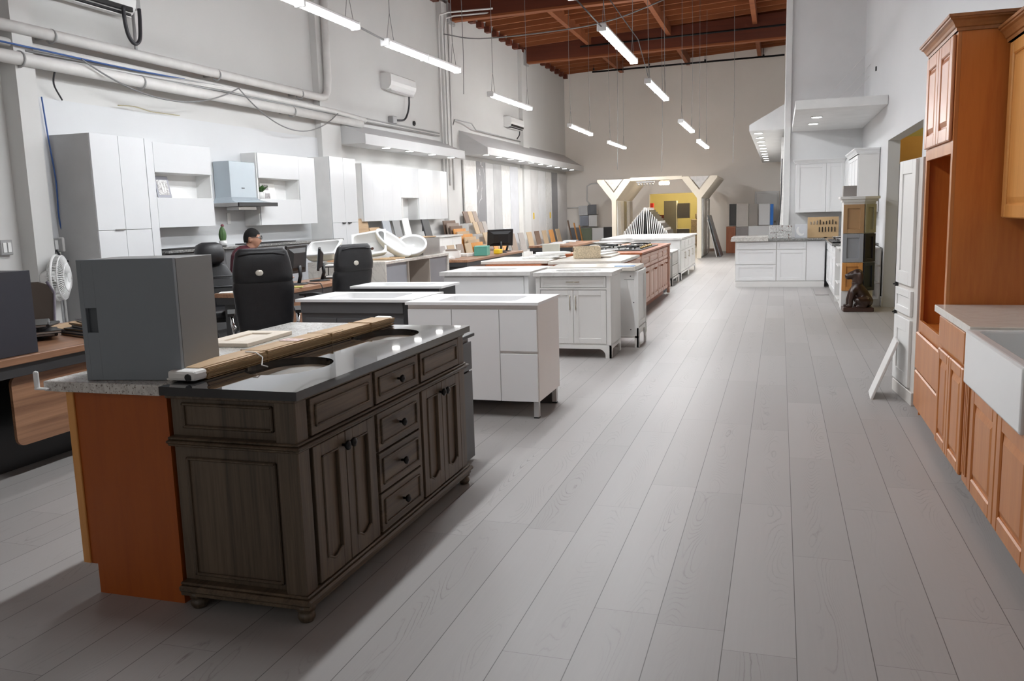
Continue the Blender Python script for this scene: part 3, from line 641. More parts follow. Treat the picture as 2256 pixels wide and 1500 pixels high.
for z0, z1 in ((0.485, 0.655), (0.30, 0.475), (0.118, 0.29)):
    oakpanel(0.635, 1.075, z0, z1, 'drawer', (0.855, (z0+z1)/2))
def oakdoor(x0, x1, kx):
    y = -0.004; z0, z1 = 0.116, 0.655; fr = 0.058; mb = MB()
    mb.box(x0, y, z0, x0+fr, y+0.02, z1, 0.002).box(x1-fr, y, z0, x1, y+0.02, z1, 0.002).box(x0+fr, y, z1-0.05, x1-fr, y+0.02, z1, 0.002)
    xa, xb = x0+fr, x1-fr; n = 12
    arc = [(xa+(xb-xa)*i/n, z0+0.058+0.024*(0.5-0.5*math.cos(2*pi*(i/n-0.5)) if abs(i/n-0.5) > 0.12 else 0.02)) for i in range(n+1)]
    mb.prism([(xa, z0), (xb, z0)]+[(u, v) for u, v in reversed(arc)], y, y+0.02, 'Y')
    mb.box(xa-0.002, y+0.011, z0+0.04, xb+0.002, y+0.02, z1-0.04)
    for q in ((xa, z0+0.08, xa+0.007, z1-0.05), (xb-0.007, z0+0.08, xb, z1-0.05), (xa, z1-0.057, xb, z1-0.05)):
        mb.box(q[0], y-0.006, q[1], q[2], y+0.012, q[3], 0.003)
    mb.tube([(u, y+0.002, v+0.002) for u, v in arc], 0.005, 6)
    p = mb.obj('door', OAK, V); knob(MB(), kx, 0.605, y, 0.02).obj('knob', IRON, p)
oakdoor(0.10, 0.345, 0.322); oakdoor(0.35, 0.595, 0.373); oakdoor(1.12, 1.37, 1.347); oakdoor(1.375, 1.625, 1.398)
mb = MB()
for (y0, y1, z0, z1) in ((0.11, D-0.05, 0.725, 0.825), (0.11, D-0.05, 0.13, 0.61)):
    for q in ((y0, z0, y1, z0+0.012), (y0, z1-0.012, y1, z1), (y0, z0, y0+0.012, z1), (y1-0.012, z0, y1, z1)):
        mb.box(0.018, q[0], q[1], 0.034, q[2], q[3], 0.004)
mb.box(0.02, 0.088, 0.09, 0.034, 0.093, 0.86).obj('side_panel', OAK, V)
basin_top(V, -0.03, W+0.03, -0.03, D, 0.862, 0.895, BLACKTOP, 0.43, 0.335, 0.30, name='stone_top', cxs=[0.46, 1.37], oval=True, depth=0.13)

# flattened cardboard bundle lying along the vanity back
t = thing('cardboard_bundle', 'long bundle of flattened cardboard wrapped in tape beside the grey box', 'cardboard', (-2.185, 2.70, 0.897), -0.028)
random.seed(3); mb = MB(); mb2 = MB()
for k in range(9):
    z0 = k*0.0045; o = random.uniform(-0.006, 0.006)
    mb2.box(-0.065+o, 0.02+random.uniform(0, 0.02), z0, 0.065+random.uniform(-0.006, 0.006), 1.62+random.uniform(-0.03, 0.02), z0+0.0038)
mb2.obj('folded_sheets', CARD_E, t)
mb.box(-0.066, 0.03, 0.041, 0.06, 1.60, 0.045, 0.001).box(-0.06, 0.01, 0.0455, 0.045, 1.1, 0.048, 0.001).obj('top_sheet', CARD, t)
MB().box(-0.06, -0.05, 0.004, 0.068, 0.03, 0.044, 0.012, 2).box(-0.1, -0.03, 0.0, -0.05, -0.015, 0.012, 0.003).obj('white_wrapping', PAPER, t)
MB().cyl((0.04, -0.055, 0.02), (0.04, -0.045, 0.02), 0.014).obj('tube_end', BLACK, t)
MB().box(-0.05, 1.60, 0.002, 0.05, 1.645, 0.05, 0.012, 2).obj('wrapping_end', PAPER, t)
for yy in (0.42, 0.95, 1.35): MB().box(-0.071, yy, -0.001, 0.069, yy+0.006, 0.0495, 0.001).obj('tape_band', CARD_E, t)
MB().tube([(0.0, 0.36, 0.052), (0.06, 0.35, 0.052), (0.085, 0.36, 0.03), (0.1, 0.33, 0.002), (0.15, 0.30, 0.003)], 0.003, 6).obj('string', PAPER, t)
solo(MB().box(-0.05, -0.035, 0, 0.05, 0.035, 0.001).box(-0.03, -0.012, 0.001, 0.0, 0.012, 0.0014), 'paper_tag', paint('tag_paper', (0.6, 0.42, 0.38), 0.5, var=0.4, scale=60), 'small printed paper tag lying on the cardboard bundle', 'tag', loc=(-2.17, 3.42, 0.9465))

# orange sided island with granite top (doors look to -x, plain side towards the camera)
I = thing('kitchen_island', 'orange-sided island cabinet with speckled white granite top behind the dark vanity', 'island', (-2.74, 4.36, 0), FACE_XN)
W, D = 1.73, 0.50
MB().box(0, 0.02, 0.125, W, D, 0.853).box(0, 0.085, 0, W, D, 0.125).obj('body', ORANGE, I)
for i in range(3): raised(MB(), 0.01+i*0.575, 0.575+i*0.575-0.005, 0.14, 0.845, 0.0, 0.02, 0.06).obj('door', HONEY, I)
MB().box(W-0.001, 0.02, 0.127, W+0.008, 0.055, 0.853, 0.002).obj('edge_strip', HONEY, I)
g = MB().box(-0.03, -0.045, 0.855, W+0.05, D+0.01, 0.897, 0.006, 2).obj('granite_top', GRANITE, I)
solo(MB().box(-0.012, -0.02, -0.03, 0.006, 0.0, 0.045, 0.008, 2).box(-0.012, -0.02, -0.03, 0.05, 0.0, -0.022, 0.003), 'hook', WHITEP, 'small white hook clipped to the left corner of the granite top', 'hook', loc=(-2.796, 2.575, 0.895))

# grey wall cabinet standing on it
B = thing('wall_cabinet', 'grey laminate cabinet with a recessed pull standing on the granite top', 'cabinet', (-2.60, 2.62, 0.898), 0.155)
MB().box(0, 0.022, 0, 0.405, 0.30, 0.472, 0.001).obj('body', GREYSIDE, B)
mb = MB(); px0, px1, pz0, pz1 = 0.022, 0.068, 0.19, 0.285
mb.box(0, 0, 0, px0, 0.02, 0.474, 0.0015).box(px1, 0, 0, 0.405, 0.02, 0.474, 0.0015).box(px0-0.002, 0, 0, px1+0.002, 0.02, pz0, 0.0015).box(px0-0.002, 0, pz1, px1+0.002, 0.02, 0.474, 0.0015)
mb.obj('door', GREYBOX, B)
MB().box(px0, 0.017, pz0, px1, 0.0215, pz1).obj('recessed_pull', paint('pull_shade', (0.075, 0.085, 0.095), 0.5), B)  # back of the recess coloured darker to stand in for its shade

# sample door lying on the granite
SD = thing('sample_door', 'unpainted shaker sample door lying on the granite top beside the grey cabinet', 'door sample', (-2.445, 3.46, 0.898), 0.06)
mb = MB()
mb.box(-0.26, 0, 0, -0.19, 0.44, 0.02, 0.002).box(-0.07, 0, 0, 0, 0.44, 0.02, 0.002).box(-0.19, 0, 0, -0.07, 0.08, 0.02, 0.002).box(-0.19, 0.36, 0, -0.07, 0.44, 0.02, 0.002)
fr_ = mb.obj('frame', paint('primed_wood', (0.66, 0.58, 0.48), 0.6), SD); MB().box(-0.192, 0.078, 0.002, -0.068, 0.362, 0.011).obj('panel', paint('primed_panel', (0.70, 0.63, 0.54), 0.6), SD)

# narrow charcoal vanity behind the dark one
V = thing('vanity', 'narrow charcoal vanity with a black top just behind the dark oak vanity', 'vanity', (-1.785, 4.37, 0), FACE_XP)
MB().box(0.0, 0.02, 0.02, 0.41, 0.45, 0.77, 0.002).obj('body', DKGREY, V)
MB().box(0.0, 0, 0.02, 0.41, 0.019, 0.56, 0.002).obj('door', paint('charcoal_front', (0.055, 0.058, 0.064), 0.35), V)
MB().box(0.0, 0, 0.57, 0.41, 0.019, 0.74, 0.002).obj('drawer', paint('charcoal_front2', (0.055, 0.058, 0.064), 0.35), V)
MB().box(-0.01, -0.02, 0.772, 0.42, 0.46, 0.792, 0.003).obj('stone_top', BLACK, V)

# white lacquer vanity on metal legs, front towards the camera
V = thing('vanity', 'glossy white handleless vanity on square metal legs with a ceramic sink top', 'vanity', (-2.68, 5.82, 0), FACE_Y)
W, D = 1.02, 0.62
WV = paint('white_vanity', (0.86, 0.86, 0.86), 0.25, var=0.01); WVS = paint('white_vanity_side', (0.82, 0.78, 0.75), 0.3, var=0.01)
carcass(MB(), 0.0, 0.02, 0.13, W, D, 0.845).obj('body', WVS, V)
for x0, x1, z0, z1, nm in ((0.004, 0.355, 0.13, 0.81, 'door'), (0.359, 0.728, 0.13, 0.81, 'door'), (0.732, W-0.004, 0.505, 0.81, 'drawer'), (0.732, W-0.004, 0.13, 0.485, 'drawer')):
    MB().box(x0, 0.0, z0, x1, 0.019, z1, 0.002).obj(nm, WV, V)
for fx in (0.03, W-0.03):
    for fy in (0.05, D-0.05):
        lg = MB().box(fx-0.02, fy-0.02, 0.008, fx+0.02, fy+0.02, 0.13, 0.003).obj('leg', ALU, V); MB().box(fx-0.02, fy-0.02, 0, fx+0.02, fy+0.02, 0.008).obj('leg_pad', BLACK, lg)
basin_top(V, -0.01, W+0.015, -0.015, D+0.01, 0.845, 0.865, CERTOP, 0.62, 0.40, 0.29)
MB().box(0.05, 0.54, 0.0, W-0.05, 0.57, 0.10, 0.002).obj('rear_rail', ANTH, V)
# dark grey vanity left of it
V = thing('vanity', 'dark grey handleless vanity with a white sink top left of the glossy white vanity', 'vanity', (-3.70, 5.98, 0), FACE_Y)
W = 0.97
carcass(MB(), 0.0, 0.02, 0.05, W, 0.60, 0.845).obj('body', DKGREY, V)
MB().box(0.004, 0.0, 0.755, W-0.06, 0.019, 0.84, 0.002).obj('drawer', DKGREY, V)
for x0, x1 in ((0.04, 0.32), (0.325, W-0.06)): MB().box(x0, 0.004, 0.08, x1, 0.022, 0.715, 0.002).obj('door', DKGREY, V)
MB().box(W-0.055, 0.0, 0.05, W, 0.021, 0.845, 0.001).obj('end_panel', ANTH, V)
basin_top(V, -0.03, W+0.03, -0.02, 0.63, 0.845, 0.867, CERTOP, 0.6, 0.40, 0.30)
# third white sink top behind
V = thing('vanity', 'low dark vanity whose white rectangular sink top shows behind the glossy pair', 'vanity', (-4.02, 7.42, 0), FACE_Y)
carcass(MB(), 0.03, 0.03, 0.03, 0.93, 0.46, 0.82).obj('body', ANTH, V)
basin_top(V, 0.0, 0.97, 0.0, 0.48, 0.82, 0.842, CERTOP, 0.6, 0.3, 0.22, drain=False)

# shaker vanity with curved feet
def curved_apron(mb, x0, x1, y0, y1, h, foot, axis='Y'):
    n = 6; r = 0.07; poly = [(x0, 0), (x0+foot, 0)]
    poly += [(x0+foot+r*(1-math.cos(i*pi/2/n)), 0.02 + (h-0.06)*math.sin(i*pi/2/n)) for i in range(1, n+1)]
    poly += [(x1-foot-r*(1-math.cos(i*pi/2/n)), 0.02 + (h-0.06)*math.sin(i*pi/2/n)) for i in range(n, 0, -1)]
    poly += [(x1-foot, 0), (x1, 0), (x1, h), (x0, h)]
    return mb.prism(poly, y0, y1, axis)
V = thing('vanity', 'cream white shaker vanity with a marble top, bar pulls and curved feet', 'vanity', (-2.42, 8.47, 0), FACE_Y)
W, D = 0.79, 0.56
mb = carcass(MB(), 0.02, 0.02, 0.13, W-0.02, D-0.005, 0.845)
mb.box(0, 0, 0.13, 0.045, 0.03, 0.85, 0.002).box(W-0.045, 0, 0.13, W, 0.03, 0.85, 0.002).box(0.04, 0.0, 0.71, W-0.04, 0.03, 0.728, 0.001).box(0, 0.02, 0.13, 0.02, D, 0.85).box(W-0.02, 0.02, 0.13, W, D, 0.85)
curved_apron(mb, 0, W, 0, 0.02, 0.135, 0.06); curved_apron(mb, 0.0, D, W-0.02, W, 0.135, 0.06, 'X'); curved_apron(mb, 0.0, D, 0, 0.02, 0.135, 0.06, 'X')
mb.obj('body', SHAKER, V)
d = shaker(MB(), 0.05, W-0.05, 0.732, 0.842, 0.004, 0.02, 0.025).obj('drawer', SHAKER, V); bar(MB(), (0.33, 0.79), (0.47, 0.79), 0.004, 0.005).obj('pull', NICKEL, d)
for x0, x1, hx in ((0.05, 0.393, 0.365), (0.397, W-0.05, 0.425)):
    d = shaker(MB(), x0, x1, 0.15, 0.706, 0.004, 0.02, 0.055).obj('door', SHAKER, V); bar(MB(), (hx, 0.50), (hx, 0.655), 0.004, 0.005).obj('pull', NICKEL, d)
basin_top(V, -0.02, W+0.02, -0.03, D+0.01, 0.85, 0.89, MARBLE, 0.48, 0.34, 0.28, oval=True, drain=False, name='marble_top')
# plain white vanity left of it
V = thing('vanity', 'plain white vanity with a thick white top left of the shaker vanity', 'vanity', (-3.56, 8.74, 0), FACE_Y)
W = 0.98
carcass(MB(), 0.0, 0.02, 0.0, W, 0.9, 0.84).obj('body', WV, V)
MB().box(0.0, 0.0, 0.04, W-0.055, 0.02, 0.82, 0.002).obj('front_panel', WV, V)
MB().box(W-0.045, 0.0, 0.0, W, 0.02, 0.84, 0.001).obj('end_strip', WV, V)
basin_top(V, -0.04, W+0.03, -0.03, 0.95, 0.84, 0.882, MARBLE, 0.5, 0.36, 0.42, oval=True, name='stone_top')
# second shaker vanity, open side towards the camera
V = thing('vanity', 'white vanity turned sideways with screw holes on its bare side behind the shaker vanity', 'vanity', (-1.46, 9.18, 0), FACE_XP)
W, D = 0.56, 1.02
mb = MB().box(0.02, 0.02, 0.13, W, D, 0.845)
mb.box(0, 0.0, 0.0, 0.03, 0.045, 0.85, 0.002).box(0, 0.0, 0.11, 0.02, D, 0.13); curved_apron(mb, 0, W, 0, 0.02, 0.22, 0.07); mb.box(W-0.04, 0, 0.1, W, 0.03, 0.85, 0.001)
mb.obj('body', SHAKER, V)
shaker(MB(), 0.05, W-0.05, 0.23, 0.84, 0.004, 0.02, 0.05).obj('door', SHAKER, V)
mb = MB()
for yy, zz in ((0.09, 0.79), (0.055, 0.5), (0.09, 0.2)): mb.cyl((0.021, yy, zz), (0.017, yy, zz), 0.006)
mb.box(0.018, 0.05, 0.75, 0.021, 0.16, 0.753).obj('screw_hole', BLACK, V)
MB().box(-0.03, 0.03, 0.85, W+0.03, D, 0.895, 0.003).obj('stone_top', QUARTZ, V)
solo(MB().box(-0.11, -0.05, 0, 0.11, 0.05, 0.006, 0.001), 'blue_folder', paint('blue_card', (0.03, 0.16, 0.42), 0.4), 'blue folder lying at the end of the sideways white vanity top', 'folder', loc=(-1.62, 9.26, 0.896))

# ================================================================ cherry island run with cooktop (fronts look to +x)
C1 = thing('base_cabinet', 'pinkish cherry base cabinet with a beige top, nearest of the cherry run', 'cabinet', (-1.86, 10.25, 0), FACE_XP)
MB().box(0, 0.02, 0.1, 1.75, 0.9, 0.86, 0.001).box(0, 0.09, 0, 1.75, 0.9, 0.1).obj('body', CHERRY_D, C1)
for i in range(2):
    raised(MB(), 0.02+i*0.86, 0.86+i*0.86, 0.12, 0.64, 0, 0.02, 0.07).obj('door', CHERRY, C1); raised(MB(), 0.02+i*0.86, 0.86+i*0.86, 0.66, 0.84, 0, 0.02, 0.04).obj('drawer', CHERRY, C1)
MB().slab_holes(-0.02, -0.02, 1.45, 0.9, 0.86, 0.895, [rrect(0.9, 0.5, 0.6, 0.32, 0.05)]).obj('stone_top', QUARTZ, C1)
C2 = thing('base_cabinet', 'pinkish cherry cabinet with turned corner posts carrying the cooktop', 'cabinet', (-1.90, 12.05, 0), FACE_XP)
MB().box(0, 0.02, 0.1, 3.3, 1.1, 0.87, 0.001).box(0, 0.09, 0, 3.3, 1.1, 0.1).obj('body', CHERRY_D, C2)
for x0, x1 in ((0.16, 1.05), (1.08, 1.95), (2.0, 2.6), (2.63, 3.2)):
    dr = MB(); raised(dr, x0, x1, 0.66, 0.85, 0, 0.022, 0.05).obj('drawer', CHERRY, C2)
    for a, b in ((x0, (x0+x1)/2-0.01), ((x0+x1)/2+0.01, x1)):
        dd = raised(MB(), a, b, 0.12, 0.64, 0, 0.022, 0.06).obj('door', CHERRY, C2)
        knob(MB(), b-0.04 if a == x0 else a+0.04, 0.58, 0, 0.015).obj('knob', CHERRY_D, dd)
for x0 in (0.03, 3.22):
    MB().box(x0, -0.03, 0.02, x0+0.08, 0.02, 0.12, 0.006).lathe([(0.03, 0.12), (0.038, 0.16), (0.026, 0.2), (0.034, 0.4), (0.026, 0.6), (0.04, 0.64), (0.03, 0.68)], (x0+0.04, -0.005, 0), 12).box(x0, -0.03, 0.68, x0+0.08, 0.02, 0.87, 0.006).obj('corner_post', CHERRY, C2)
MB().box(0.0, -0.04, 0.87, 3.34, 1.1, 0.905, 0.01, 2).obj('wood_top', CHERRY_D, C2)
CK = thing('cooktop', 'gas cooktop with many burner grates on the cherry cabinet', 'cooktop', (-2.42, 13.5, 0.905))
MB().box(-0.46, -0.95, 0, 0.46, 0.95, 0.014, 0.004).obj('tray', BLACK, CK)
for i in range(3):
    for j in range(2):
        c = (-0.22+j*0.44, -0.62+i*0.62)
        gr = MB(); gr.torus((c[0], c[1], 0.05), 0.13, 0.009, n=20, k=6)
        for k in range(4):
            a = k*pi/2+pi/4; gr.box(-0.2, -0.008, 0.04, 0.2, 0.008, 0.056, M=Matrix.Translation((c[0], c[1], 0)) @ Matrix.Rotation(a, 4, 'Z')) if k < 2 else gr.cyl((c[0]+0.17*math.cos(a), c[1]+0.17*math.sin(a), 0.012), (c[0]+0.17*math.cos(a), c[1]+0.17*math.sin(a), 0.05), 0.008)
        gr.obj('grate', IRON if (i+j) % 2 else STEEL, CK)
        MB().cyl((c[0], c[1], 0.012), (c[0], c[1], 0.034), 0.06, 0.05, 18).cyl((c[0], c[1], 0.034), (c[0], c[1], 0.042), 0.035, n=18).obj('burner', STEEL, CK)
for i in range(6): MB().lathe([(0.022, 0), (0.024, 0.02), (0.016, 0.03), (0, 0.03)], (0.40, -0.5+i*0.2, 0.014), 12).obj('control_knob', paint('brass_knob', (0.7, 0.5, 0.22), 0.25, 0.9), CK)
# things on the cherry tops
solo(MB().box(-0.45, -0.5, 0, 0.45, 0.5, 0.04, 0.004), 'counter_slab', QUARTZ, 'loose beige counter slab lying left on the cherry run', 'counter slab', loc=(-3.26, 10.9, 0.862))
Lc = thing('base_cabinet', 'low cherry cabinet under the loose beige counter slab', 'cabinet', (-3.62, 10.3, 0))
MB().box(0, 0.02, 0.0, 0.74, 1.2, 0.858).obj('body', CHERRY_D, Lc); raised(MB(), 0.02, 0.72, 0.1, 0.84, 0, 0.02, 0.06).obj('door', CHERRY, Lc)
bk = thing('basket', 'beige woven basket with brown handles on the cherry run', 'basket', (-2.42, 10.95, 0.898), 0.3)
WICK = paint('wicker', (0.52, 0.43, 0.30), 0.7, var=0.3, scale=60, bump=0.5)
mb = MB().slab_holes(-0.17, -0.13, 0.17, 0.13, 0.004, 0.15, [rrect(0, 0, 0.31, 0.23, 0.02)]).box(-0.17, -0.13, 0, 0.17, 0.13, 0.01, 0.002); mb.obj('basket_body', WICK, bk)
for s in (-1, 1): MB().box(s*0.16, -0.05, 0.09, s*0.18, 0.05, 0.135, 0.004).obj('handle', paint('brown_weave', (0.14, 0.08, 0.04), 0.7), bk)
for i in range(4): solo(MB().box(-0.2, -0.15, 0, 0.2, 0.15, 0.012+0.004*i, 0.002), 'sample_sheet', PAPER if i % 2 else MARBLE, ('lowest', 'second', 'third', 'topmost')[i]+' of the pale sample sheets stacked left of the basket', 'sheet', loc=(-3.05+0.05*i, 10.9+0.05*i, 0.903+0.0*i+sum(0.012+0.004*k+0.001 for k in range(i))), rot=(0, 0, 0.2*i), group='sample sheets left of the basket')
for i in range(3): solo(MB().box(-0.14, -0.35, 0, 0.14, 0.35, 0.02, 0.002), 'sample_board', (QUARTZ, PAPER, MARBLE)[i], ('lower', 'middle', 'upper')[i]+' of the pale boards lying between basket and cooktop', 'board', loc=(-2.25-0.1*i, 11.35+0.1*i, 0.897+0.021*i), rot=(0, 0, -0.15*i), group='boards between basket and cooktop')
# dishwasher front, grey drawer unit, far white vanities
dw = thing('dishwasher', 'dark grey dishwasher at the end of the cherry run', 'dishwasher', (-1.99, 15.45, 0), FACE_XP)
MB().box(0, 0.02, 0.0, 0.62, 0.6, 0.87, 0.003).obj('body', BLACK, dw); MB().box(0.03, 0, 0.1, 0.6, 0.02, 0.86, 0.006).obj('door', paint('dw_front', (0.10, 0.11, 0.12), 0.3, 0.4), dw); MB().tube([(0.08, -0.035, 0.78), (0.55, -0.035, 0.78)], 0.01).obj('handle', STEEL, dw)
V = thing('vanity', 'low beige-grey vanity with two drawers after the dishwasher', 'vanity', (-2.0, 16.75, 0), FACE_XP)
GB = paint('beige_grey_paint', (0.52, 0.50, 0.46), 0.4)
mb = MB().box(0, 0.02, 0.12, 1.15, 0.55, 0.66, 0.001); curved_apron(mb, 0, 1.15, 0, 0.02, 0.16, 0.1); curved_apron(mb, 0, 0.55, 0, 0.02, 0.16, 0.08, 'X'); mb.obj('body', GB, V)
for z0, z1 in ((0.17, 0.40), (0.41, 0.64)): shaker(MB(), 0.06, 1.09, z0, z1, 0.0, 0.02, 0.03).obj('drawer', GB, V)
MB().box(-0.01, -0.01, 0.66, 1.16, 0.56, 0.68, 0.003).obj('stone_top', MARBLE, V)
V = thing('vanity', 'long white vanity with curved feet at the far end of the aisle row', 'vanity', (-1.99, 18.2, 0), FACE_XP)
W, D = 3.3, 1.0
mb = MB().box(0, 0.02, 0.13, W, D, 0.86, 0.001); curved_apron(mb, 0, W, 0, 0.02, 0.16, 0.14); curved_apron(mb, 0, D, 0, 0.02, 0.16, 0.1, 'X'); mb.box(W/2-0.1, 0, 0, W/2+0.1, 0.02, 0.16)
mb.obj('body', SHAKER, V)
for i in range(4):
    x0 = 0.08+i*0.8; dd = shaker(MB(), x0, x0+0.76, 0.17, 0.62, 0, 0.02, 0.06).obj('door', SHAKER, V); bar(MB(), (x0+0.66, 0.42), (x0+0.66, 0.58), 0, 0.008).obj('pull', NICKEL, dd)
    shaker(MB(), x0, x0+0.76, 0.64, 0.84, 0, 0.02, 0.04).obj('drawer', SHAKER, V)
MB().box(-0.04, -0.03, 0.86, W+0.04, D+0.03, 0.90, 0.004).obj('stone_top', MARBLE, V)
V = thing('vanity', 'white vanity standing left of the long white one, top just visible', 'vanity', (-3.05, 18.6, 0), FACE_XP)
MB().box(0, 0, 0, 3.0, 0.7, 0.86, 0.002).obj('body', SHAKER, V); MB().box(-0.03, -0.02, 0.86, 3.04, 0.72, 0.90, 0.004).obj('stone_top', MARBLE, V)
V = thing('base_cabinet', 'small cherry cabinet with a beige top left of the cooktops', 'cabinet', (-2.68, 15.5, 0), FACE_XP)
MB().box(0, 0, 0, 0.85, 0.65, 0.85, 0.002).obj('body', CHERRY_D, V); MB().box(-0.03, -0.03, 0.85, 0.88, 0.68, 0.885, 0.004).obj('stone_top', QUARTZ, V)
solo(MB().lathe([(0.02, 0.0), (0.3, 0.012), (0.42, 0.045), (0.4, 0.045), (0.28, 0.02), (0.0, 0.012)], n=28), 'sink_bowl', CERAMIC, 'shallow white bowl lying on the small cherry cabinet', 'sink', loc=(-3.0, 15.92, 0.886))
# ================================================================ right side: honey base cabinets, oven tower, white pantry (fronts look to -x)
def crown(mb, x0, x1, y0, y1, z, steps=((0.0, 0.0), (0.008, 0.0), (0.010, 0.018), (0.018, 0.022), (0.024, 0.036), (0.036, 0.054), (0.048, 0.062), (0.050, 0.070), (0.058, 0.072), (0.058, 0.088)), left=True, right=True):
    # stepped crown molding around front (y0) and the two ends
    for (o0, h0), (o1, h1) in zip(steps[:-1], steps[1:]):
        a = [(x0-(o0 if left else 0), y0-o0, z+h0), (x1+(o0 if right else 0), y0-o0, z+h0), (x1+(o0 if right else 0), y1, z+h0), (x0-(o0 if left else 0), y1, z+h0)]
        b = [(x0-(o1 if left else 0), y0-o1, z+h1), (x1+(o1 if right else 0), y0-o1, z+h1), (x1+(o1 if right else 0), y1, z+h1), (x0-(o1 if left else 0), y1, z+h1)]
        mb.loft([a, b], smooth=False)
    return mb
MAPLE_U = wood('maple_upper_doors', srgb((176, 112, 74)), srgb((196, 136, 98)), 'Z', 0.3, 34, 0.07, bump=0.05)
T = thing('oven_cabinet', 'tall reddish brown oven cabinet with an empty opening and crown molding', 'cabinet', (0.945, 6.48, 0), FACE_XN)
W, D = 0.96, 0.5
mb = MB().box(W-0.02, 0.02, 0.0, W, D, 2.46).box(0, 0.02, 0, 0.02, D, 2.46).box(0.02, D-0.02, 0, W-0.02, D, 2.46).box(0.02, 0.02, 1.80, W-0.02, D-0.02, 2.46).box(0.02, 0.02, 0.1, W-0.02, D-0.02, 0.66).box(0.02, 0.09, 0, W-0.02, D-0.02, 0.1)
mb.obj('body', TALLSIDE, T)
MB().box(0, 0, 0.10, 0.055, 0.02, 2.46, 0.001).box(W-0.055, 0, 0.10, W, 0.02, 2.46, 0.001).box(0.055, 0, 1.775, W-0.055, 0.02, 1.86, 0.001).box(0.055, 0, 0.60, W-0.055, 0.02, 0.685, 0.001).box(0.055, 0, 2.42, W-0.055, 0.02, 2.46, 0.001).obj('face_frame', MAPLE, T)
raised(MB(), 0.03, W/2-0.003, 1.85, 2.44, -0.02, 0.02, 0.085, 0.006).obj('door', MAPLE_U, T); raised(MB(), W/2+0.003, W-0.03, 1.85, 2.44, -0.02, 0.02, 0.085, 0.006).obj('door', MAPLE_U, T)
MB().box(0.03, -0.02, 0.345, W-0.01, 0, 0.605, 0.008).obj('drawer', MAPLE, T); MB().box(0.03, -0.02, 0.075, W-0.01, 0, 0.335, 0.008).obj('drawer', MAPLE, T)
crown(MB(), 0, W, -0.002, D, 2.45).obj('crown', MAPLE_D, T)
mb = MB()
for k in range(3): mb.cyl((W-0.021, 0.3, 0.82+0.3*k), (W-0.03, 0.3, 0.82+0.3*k), 0.006)
mb.obj('shelf_pin', STEEL, T)
# base run
Bc = thing('base_cabinet', 'honey maple base cabinet with one drawer over two raised-panel doors', 'cabinet', (0.93, 5.515, 0), FACE_XN)
W, D = 0.80, 0.515
MB().box(0, 0.02, 0.1, W, D, 0.855).box(0, 0.08, 0, W, D, 0.1).obj('body', MAPLE_D, Bc)
MB().box(0, 0, 0.075, 0.04, 0.02, 0.855, 0.001).box(W-0.04, 0, 0.075, W, 0.02, 0.855, 0.001).box(0.04, 0, 0.64, W-0.04, 0.02, 0.67, 0.001).box(0.04, 0, 0.83, W-0.04, 0.02, 0.855, 0.001).obj('face_frame', MAPLE, Bc)
MB().box(0.03, -0.02, 0.665, W-0.04, 0, 0.84, 0.01).obj('drawer', MAPLE, Bc)
for a, b in ((0.03, 0.375), (0.38, 0.755)): raised(MB(), a, b, 0.08, 0.645, -0.02, 0.02, 0.06, 0.006).obj('door', MAPLE, Bc)
Bs = thing('base_cabinet', 'honey maple sink base with fluted strip and raised-panel doors under the white sink', 'cabinet', (0.93, 4.71, 0), FACE_XN)
W = 1.36
MB().box(0, 0.02, 0.1, W, D, 0.62).box(0, 0.08, 0, W, D, 0.1).obj('body', MAPLE_D, Bs)
mb = MB().box(0, -0.012, 0.075, 0.13, 0.02, 0.855, 0.002)
for k in range(3): mb.box(0.02+k*0.037, -0.02, 0.12, 0.04+k*0.037, -0.01, 0.8, 0.006, 2)
mb.obj('fluted_strip', MAPLE, Bs)
MB().box(0.13, 0, 0.075, 0.17, 0.02, 0.622, 0.001).box(0.17, 0, 0.56, W, 0.02, 0.622, 0.001).box(W-0.05, 0, 0.075, W, 0.02, 0.56, 0.001).obj('face_frame', MAPLE, Bs)
for a, b in ((0.165, 0.69), (0.70, 1.24)): raised(MB(), a, b, 0.08, 0.60, -0.02, 0.02, 0.075, 0.007).obj('door', MAPLE, Bs)
Bn = thing('base_cabinet', 'honey maple base cabinet at the right edge nearest the camera', 'cabinet', (0.93, 3.34, 0), FACE_XN)
MB().box(0, 0.02, 0.1, 1.0, D, 0.855).box(0, 0.08, 0, 1.0, D, 0.1).obj('body', MAPLE_D, Bn); raised(MB(), 0.02, 0.48, 0.08, 0.64, -0.0, 0.02, 0.07, 0.007).obj('door', MAPLE, Bn); raised(MB(), 0.5, 0.98, 0.08, 0.64, -0.0, 0.02, 0.07, 0.007).obj('door', MAPLE, Bn); MB().box(0.02, 0, 0.66, 0.98, 0.02, 0.84, 0.008).obj('drawer', MAPLE, Bn)
# farmhouse sink
SK = thing('farmhouse_sink', 'white ceramic apron sink set into the honey maple cabinets', 'sink', (0.865, 4.51, 0.625), FACE_XN)
W = 1.02
MB().slab_holes(0, 0, W, 0.56, 0.0, 0.262, [rrect(W/2, 0.285, W-0.09, 0.47, 0.05)]).box(0.03, 0.03, 0.0, W-0.03, 0.53, 0.03).obj('sink_body', CERAMIC, SK)
bv = SK.children[0].modifiers.new('b', 'BEVEL'); bv.width = 0.012; bv.segments = 3; bv.limit_method = 'ANGLE'
MB().cyl((W/2, 0.3, 0.03), (W/2, 0.3, 0.036), 0.04).obj('drain', STEEL, SK)
# worktop with the sink cutout
tp = solo(MB().box(0.885, 4.52, 0.857, XR, 5.505, 0.897, 0.003).box(1.40, 3.45, 0.889, XR, 4.52, 0.929, 0.003).box(0.885, 2.3, 0.857, XR, 3.47, 0.897, 0.003), 'worktop', QUARTZ, 'beige white quartz worktop around the apron sink on the right', 'worktop')
